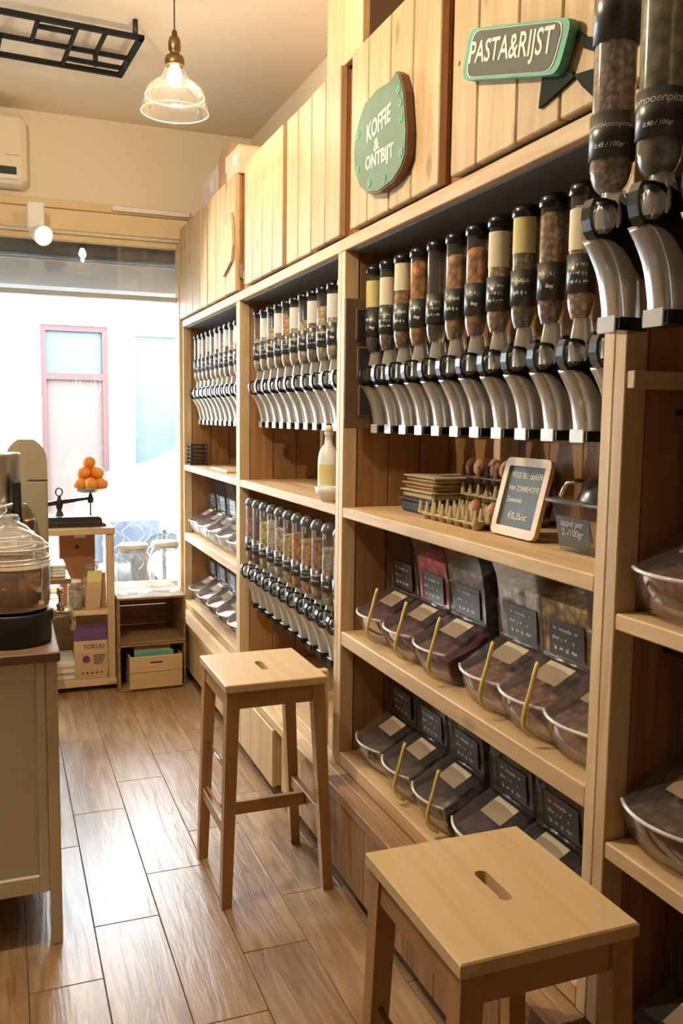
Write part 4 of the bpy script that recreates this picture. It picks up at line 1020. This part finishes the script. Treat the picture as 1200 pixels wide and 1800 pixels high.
# ================================================================== stand, balance and crates under the window
su = thing('wooden_stand', 'pale wooden shelf stand by the window carrying the balance', 'shelf stand', (.34, 5.2, 0))
obj('top_board', MB().box(.06, .592, 5.02, 5.42, .893, .930, .003), 'pale_pine_x', su)
obj('upright', MB().box(.548, .586, 5.03, 5.08, .07, .892, .002), 'pale_pine_z', su)
obj('side_board', MB().box(.566, .586, 5.082, 5.41, .07, .892, .002), 'pale_pine_z', su)
obj('upright', MB().box(.07, .108, 5.03, 5.41, .07, .892, .002), 'pale_pine_z', su)
obj('middle_shelf', MB().box(.109, .547, 5.03, 5.41, .437, .463, .002), 'pale_pine_x', su)
obj('bottom_shelf', MB().box(.07, .59, 5.02, 5.41, .032, .068, .002), 'pale_pine_x', su)
obj('back_board', MB().box(.109, .565, 5.40, 5.41, .07, .435), 'pale_pine_x', su)
for x in (.12, .54):
    for y in (5.08, 5.36): obj('foot', MB().box(x-.02, x+.02, y-.02, y+.02, 0, .031), 'black_matte', su)
rbx = thing('storage_box', 'red brown storage box with a small knob inside the stand', 'box', (.40, 5.3, .464))
obj('body', MB().box(.305, .50, 5.22, 5.395, .464, .884, .004), 'red_carton', rbx)
obj('label_plate', MB().box(.385, .45, 5.2185, 5.2198, .852, .872), 'paper', rbx)
obj('knob', MB().lathe([(.006, 0), (.006, -.008), (.010, -.012), (.0005, -.016)], (.40, 5.2198, .80), 10, 1), 'dark_iron', rbx)
def bag(label, x0, x1, y0, y1, z0, z1, mat, topmat=None, topz=.8, lean=0.0, cat='bag'):
    t = thing('paper_bag', label, cat, ((x0+x1)/2, (y0+y1)/2, z0))
    h = z1-z0; zt = z0+h*topz
    def cross(z, k, m): # k: remaining thickness share, m: widening
        xm, ym = (x0+x1)/2+lean*(z-z0)/h, (y0+y1)/2; a, b = (x1-x0)/2*m, (y1-y0)/2*k
        return [(xm-a, ym-b, z), (xm+a, ym-b, z), (xm+a, ym+b, z), (xm-a, ym+b, z)]
    def loft(levels):
        mb = MB(); vs = []
        for L in levels: vs += cross(*L)
        fs = [(k*4+i, k*4+(i+1) % 4, (k+1)*4+(i+1) % 4, (k+1)*4+i) for k in range(len(levels)-1) for i in range(4)]+[(0, 1, 2, 3), tuple(len(vs)-4+i for i in range(4))]
        return mb.add(vs, fs)
    obj('body', loft([(z0+.001, .95, .94), (z0+h*.12, 1, 1), (z0+h*.5, .85, 1), (zt, .45, .99)]), mat, t)
    obj('top_fold', loft([(zt, .45, .99), (z0+h*.93, .15, 1.0), (z1, .10, 1.0)]), topmat or mat, t)
    return t
pb = bag('large kraft pouch with purple top on the bottom shelf of the stand', .362, .545, 5.04, 5.14, .069, .375, 'kraft', 'purple', .70)
obj('printed_spot', MB().lathe([(.0005, 0), (.020, 0)], (.425, 5.0385, .185), 16, 1), 'purple', pb)
lt = MB(); put_text(lt, 'YOKUU', .034, lambda a, b, c: (.468+a, 5.0372-c*.05+.012*(b+.02 > 0)*0, .245+b), bold=.01)
for v in range(len(lt.v)): lt.v[v] = (lt.v[v][0], lt.v[v][1]+.004, lt.v[v][2])
obj('lettering', lt, 'charcoal', pb)
pl = MB()
for k in range(5): pl.box(.465, .53-.004*k, 5.0375, 5.0385, .205-.012*k, .2085-.012*k)
for k in range(5): pl.lathe([(.0005, 0), (.006, 0)], (.405+.026*k, 5.0375, .105), 8, 1)
o = obj('printed_lines', pl, 'charcoal', pb, stuff=True)
bag('kraft bag with yellow top leaning on the middle shelf of the stand', .425, .505, 5.05, 5.12, .464, .68, 'kraft', 'yellow_paper', .72, .02)
bag('thin kraft bag right of the yellow topped one on the middle shelf', .510, .545, 5.09, 5.16, .464, .66, 'cardboard', 'cardboard', .8)
def clip_jar(label, x, y, z, R, H, fillc=None, lidm='white_gloss', group=None, fillh=.6):
    t = thing('storage_jar', label, 'jar', (x, y, z), group)
    obj('glass', MB().lathe([(.0005, .002), (R*.90, .002), (R, .02), (R, H*.70), (R*.93, H*.78), (R*.80, H*.83), (R*.80, H*.88)], (x, y, z), 28), 'jar_glass', t)
    obj('lid', MB().lathe([(R*.86, H*.87), (R*.88, H*.90), (R*.88, H*.95), (R*.80, H*.985), (.0005, H)], (x, y, z), 28), lidm, t)
    obj('clip', MB().tube([(x-R*.5, y-R*.72, z+H*.80), (x-R*.5, y-R*.85, z+H*.90), (x+R*.5, y-R*.85, z+H*.90), (x+R*.5, y-R*.72, z+H*.80)], .003, 6).tube([(x+R*.82*math.cos(a), y+R*.82*math.sin(a), z+H*.845) for a in [2*PI*i/24 for i in range(24)]], .003, 6, closed=True), 'steel', t)
    if fillc: obj('content', MB().lathe([(.0005, .006), (R*.88, .006), (R*.96, .024), (R*.96, H*fillh), (.0005, H*fillh+.004)], (x, y, z), 24), 'food', t, color=fillc)
    return t
clip_jar('small glass jar left of the kraft bags on the middle shelf', .375, 5.10, .464, .042, .17, (.6, .5, .36))
clip_jar('clip top glass jar behind the kraft bags', .475, 5.21, .464, .055, .26, (.62, .52, .35), 'jar_glass')
clip_jar('large empty glass jar with white lid on the crates, left of two', .700, 5.10, .5385, .096, .29, None, 'white_gloss', 'large jars on the crates')
clip_jar('large empty glass jar with white lid on the crates, right of two', .885, 5.12, .5385, .090, .295, None, 'white_gloss', 'large jars on the crates')
for k, (m, lb) in enumerate((('grey_metal', 'grey carton at the bottom of the small stack by the pouch'), ('pink_carton', 'pink carton in the middle of the small stack by the pouch'), ('white_paper', 'pale carton on top of the small stack by the pouch'))):
    z = .069+k*.037
    t = thing('small_carton', lb, 'box', (.30, 5.2, z), 'small cartons beside the pouch')
    obj('body', MB().box(.23, .368, 5.05, 5.3, z, z+.034, .002), m, t); obj('flap_edge', MB().box(.24, .36, 5.0485, 5.0498, z+.008, z+.026), 'paper', t)
# balance with oranges
bl = thing('balance_scale', 'black iron balance scale on the wooden stand', 'scale', (.34, 5.17, .9305))
obj('base', MB().prism([(.12, .931), (.552, .931), (.548, .945), (.53, .952), (.525, .978), (.51, .988), (.14, .988), (.12, .97)], 1, 5.08, 5.27), 'dark_iron', bl)
obj('base_line', MB().box(.15, .52, 5.0785, 5.0798, .957, .962), 'brass', bl)
obj('pillar', MB().lathe([(.026, .985), (.022, 1.0), (.012, 1.02), (.018, 1.035), (.022, 1.06), (.014, 1.08), (.009, 1.10)], (.305, 5.17, 0), 14), 'dark_iron', bl)
obj('ring', MB().tube([(.305+.018*math.cos(a), 5.17, 1.122+.022*math.sin(a)) for a in [2*PI*i/20 for i in range(20)]], .004, 6, closed=True), 'dark_iron', bl)
obj('beam', MB().prism([(.10, 1.022), (.305, 1.052), (.475, 1.078), (.475, 1.092), (.305, 1.078), (.10, 1.04)], 1, 5.158, 5.182), 'dark_iron', bl)
obj('knob', MB().lathe([(.0005, 1.055), (.016, 1.058), (.018, 1.085), (.010, 1.105), (.006, 1.12)], (.475, 5.17, 0), 14), 'dark_iron', bl)
obj('rod', MB().tube([(.475, 5.17, .985), (.475, 5.17, 1.06)], .005, 8), 'dark_iron', bl)
obj('weighing_dish', MB().lathe([(.0005, 1.118), (.06, 1.118), (.085, 1.124), (.103, 1.142), (.107, 1.145), (.102, 1.147), (.083, 1.130), (.0005, 1.123)], (.475, 5.17, 0), 30), 'steel', bl)
OR = .0385
ops = []
for k in range(6): ops.append((.475+.066*math.cos(k*PI/3+.52), 5.17+.066*math.sin(k*PI/3+.52)*1.0, 1.131+OR-.002, 'lowest layer'))
ops.append((.475, 5.17, 1.124+OR, 'lowest layer'))
for k in range(3): ops.append((.475+.044*math.cos(k*2*PI/3-PI/6-2*PI/3), 5.17+.044*math.sin(k*2*PI/3-PI/6-2*PI/3), 1.131+OR+.060, 'second layer'))
ops.append((.470, 5.17, 1.131+OR+.121, 'top'))
om = MB().ball((0, 0, 0), OR, 18, 12); 
ome = om.mesh('orange'); ome.materials.append(MATS['orange_peel'])
stem = MB().lathe([(.0005, OR-.0005), (.004, OR-.001)], n=8).mesh('stem'); stem.materials.append(MATS['sign_green'])
names = ['right front', 'back', 'left front', 'left rear', 'back left', 'right rear', 'centre']
for k, (x, y, z, ly) in enumerate(ops):
    o = bpy.data.objects.new('orange', ome); COL.objects.link(o); o.location = (x, y, z); o['category'] = 'orange'; o['group'] = 'oranges on the balance dish'
    a = math.degrees(math.atan2(y-5.17, x-.475)) % 360
    pos = 'crowning the pile' if ly == 'top' else ('at the centre of the '+ly if abs(x-.475)+abs(y-5.17) < .01 else 'at the %s of the %s' % (['right', 'back right', 'back', 'back left', 'left', 'front left', 'front', 'front right'][int(((a+22.5) % 360)//45)], ly))
    o['label'] = 'orange '+pos+' on the balance dish'; o.rotation_euler = (k*.5, k*.3, k)
    s2 = bpy.data.objects.new('stem', stem); COL.objects.link(s2); s2.parent = o
# crates
def crate(label, x0, x1, y0, y1, z0, z1):
    t = thing('wooden_crate', label, 'crate', ((x0+x1)/2, (y0+y1)/2, z0), 'wooden crates under the window')
    th = .012
    for z in (z0+.0005, z1-th-.0005):
        for k in range(3):
            a = y0+(y1-y0)*k/3; obj('plank', MB().box(x0, x1, a+.003, a+(y1-y0)/3-.003, z, z+th, .002), 'crate_x', t)
    for x in (x0, x1-th):
        for k in range(2):
            a = z0+th+.001+(z1-z0-2*th-.002)*k/2; obj('plank', MB().box(x, x+th, y0+.002, y1-.002, a+.002, a+(z1-z0-2*th)/2-.003, .002), 'crate_y', t)
    for k in range(2):
        a = z0+th+.001+(z1-z0-2*th-.002)*k/2; obj('plank', MB().box(x0+th, x1-th, y1-th, y1, a+.002, a+(z1-z0-2*th)/2-.003, .002), 'crate_x', t)
    obj('corner_post', MB().box(x0+th, x0+th+.022, y1-.04, y1-th-.001, z0+th, z1-th), 'crate_z', t); obj('corner_post', MB().box(x1-th-.022, x1-th, y1-.04, y1-th-.001, z0+th, z1-th), 'crate_z', t)
    return t
crate('dark wooden crate on its side carrying the two large jars', .592, .972, 4.95, 5.40, .2705, .537)
crate('dark wooden crate on the floor holding the small crate', .592, .972, 4.95, 5.40, .0005, .269)
sc = thing('wooden_crate', 'small pale wooden box full of magazines under the window', 'crate', (.80, 5.05, .014))
for k in range(2): obj('front_plank', MB().box(.651, .948, 4.935, 4.947, .014+.094*k+.001, .014+.094*k+.092, .002), 'birch_x', sc)
obj('hand_hole', MB().box(.765, .835, 4.9342, 4.9349, .158, .168), 'charcoal', sc)
for x in (.651, .937): obj('side_plank', MB().box(x, x+.011, 4.948, 5.20, .014, .200, .002), 'birch_y', sc)
obj('back_plank', MB().box(.663, .936, 5.19, 5.20, .014, .200, .002), 'birch_x', sc); obj('bottom_plank', MB().box(.663, .936, 4.948, 5.189, .014, .024), 'birch_x', sc)
for k in range(6):
    m = ['sign_green', 'white_paper', 'yellow_paper', 'white_paper', 'charcoal', 'pink_carton'][k]
    y = 4.96+k*.030
    t = thing('magazine', ['green edged magazine at the front', 'white magazine behind the green one', 'yellow magazine third from the front', 'second white magazine further back', 'dark covered magazine near the back', 'pink magazine at the back'][k]+' of the small box', 'magazine', (.80, y, .026), 'magazines in the small box')
    h = .198+.006*k
    obj('cover', MB().box(.68+.004*k, .90-.01*(k % 3), y, y+.004, .026, .026+h), m, t); obj('pages', MB().box(.682+.004*k, .897-.01*(k % 3), y+.0042, y+.018, .027, .024+h), 'white_paper', t)
# cafe chair outside the window
ch = thing('cafe_chair', 'wooden cafe chair outside, its backrest behind the right jar', 'chair', (1.08, 6.15, -.03))
obj('backrest', MB().prism(rr([(1.0, .785), (1.26, .785), (1.26, .95), (1.0, .95)], .04), 1, 5.955, 5.975), 'birch_x', ch)
for x in (1.03, 1.23):
    obj('rear_leg', MB().box(x-.012, x+.012, 5.976, 6.0, -.03, .93), 'charcoal', ch); obj('front_leg', MB().box(x-.012, x+.012, 6.32, 6.344, -.03, .43), 'charcoal', ch)
obj('seat', MB().box(1.0, 1.26, 6.0, 6.36, .43, .455, .008), 'birch_x', ch)

# ================================================================== odds and ends on the far shelves
bt = thing('ceramic_bottle', 'pale stoppered bottle beside the post on the shelf behind the stool', 'bottle', (1.14, 3.075, ZCT))
obj('bottle', MB().lathe([(.0005, .001), (.036, .001), (.040, .01), (.040, .15), (.034, .18), (.016, .205), (.013, .235), (.017, .238), (.017, .25)], (1.14, 3.075, ZCT), 22), 'white_gloss', bt)
obj('stopper', MB().lathe([(.010, .25), (.016, .255), (.014, .27), (.0005, .275)], (1.14, 3.075, ZCT), 14), 'paper', bt)
obj('paper_label', MB().lathe([(.0408, .06), (.0408, .13)], (1.14, 3.075, ZCT), 12, arc=(PI*.8, PI*1.6)), 'yellow_paper', bt)
bo = thing('white_bowl', 'white bowl in front of the stoppered bottle', 'bowl', (1.107, 2.985, ZCT))
obj('bowl', MB().lathe([(.0005, .001), (.025, .001), (.028, .006), (.045, .03), (.050, .052), (.047, .053), (.042, .032), (.0005, .008)], (1.107, 2.985, ZCT), 24), 'white_gloss', bo)
obj('foot_ring', MB().lathe([(.024, 0), (.027, 0), (.027, .006)], (1.107, 2.985, ZCT), 20), 'white_gloss', bo)
pc = thing('purple_card', 'purple card leaning at the back of the shelf behind the stool', 'card', (1.42, 3.15, ZCT))
M1 = Matrix.Translation((1.40, 3.12, ZCT+.001)) @ Matrix.Rotation(.35, 4, 'Y')
obj('card', MB().box(0, .003, -.05, .05, 0, .16).xf(M1), 'purple', pc); obj('card_print', MB().box(-.001, 0, -.035, .035, .09, .11).xf(M1), 'white_paper', pc)
sp2 = thing('wooden_scoop', 'small wooden scoop lying on the shelf behind the stool', 'scoop', (1.2, 3.12, ZCT))
obj('bowl', MB().lathe([(.0005, -.03), (.018, -.026), (.021, .0), (.021, .03), (.018, .03), (.018, 0), (.0005, -.022)], (1.19, 3.12, ZCT+.0215), 14, 0), 'birch_x', sp2); obj('handle', MB().tube([(1.16, 3.12, ZCT+.0215), (1.11, 3.13, ZCT+.012)], .006, 8), 'birch_x', sp2)
wbk = thing('wire_basket', 'small black wire basket on the shelf at the window end', 'basket', (1.14, 5.46, ZCT))
for k in range(6): 
    z = ZCT+.006+k*.024; obj('wire', MB().tube(rrp := [(1.10, 5.41, z), (1.20, 5.41, z), (1.20, 5.51, z), (1.10, 5.51, z)], .004, 6, closed=True), 'black_matte', wbk)
for x, y in ((1.10, 5.41), (1.20, 5.41), (1.20, 5.51), (1.10, 5.51)): obj('post', MB().tube([(x, y, ZCT+.001), (x, y, ZCT+.135)], .004, 6), 'dark_iron', wbk)
bk = MB()
bj = thing('spice_jar', 'small jar with red lid at the right end of the window bay', 'jar', (1.20, 4.30, ZCT))
obj('glass', MB().lathe([(.0005, .001), (.035, .001), (.037, .01), (.037, .085), (.030, .10)], (1.20, 4.30, ZCT), 20), 'white_gloss', bj); obj('lid', MB().lathe([(.032, .10), (.034, .102), (.034, .125), (.0005, .127)], (1.20, 4.30, ZCT), 20), 'facade_red', bj)
bj2 = thing('spice_jar', 'small dark jar stacked on the red lidded one', 'jar', (1.20, 4.30, ZCT+.1275))
obj('glass', MB().lathe([(.0005, .001), (.030, .001), (.032, .01), (.032, .055), (.026, .065)], (1.20, 4.30, ZCT+.1275), 20), 'charcoal', bj2); obj('lid', MB().lathe([(.028, .065), (.029, .085), (.0005, .087)], (1.20, 4.30, ZCT+.1275), 20), 'terracotta', bj2)
br = thing('bread_board', 'flat pale wooden board lying on the shelf of the window bay', 'board', (1.2, 4.8, ZCT))
obj('board', MB().box(1.13, 1.28, 4.62, 5.0, ZCT+.0005, ZCT+.014, .004), 'birch_y', br); obj('handle', MB().box(1.19, 1.22, 4.53, 4.62, ZCT+.001, ZCT+.0135, .003), 'birch_y', br)
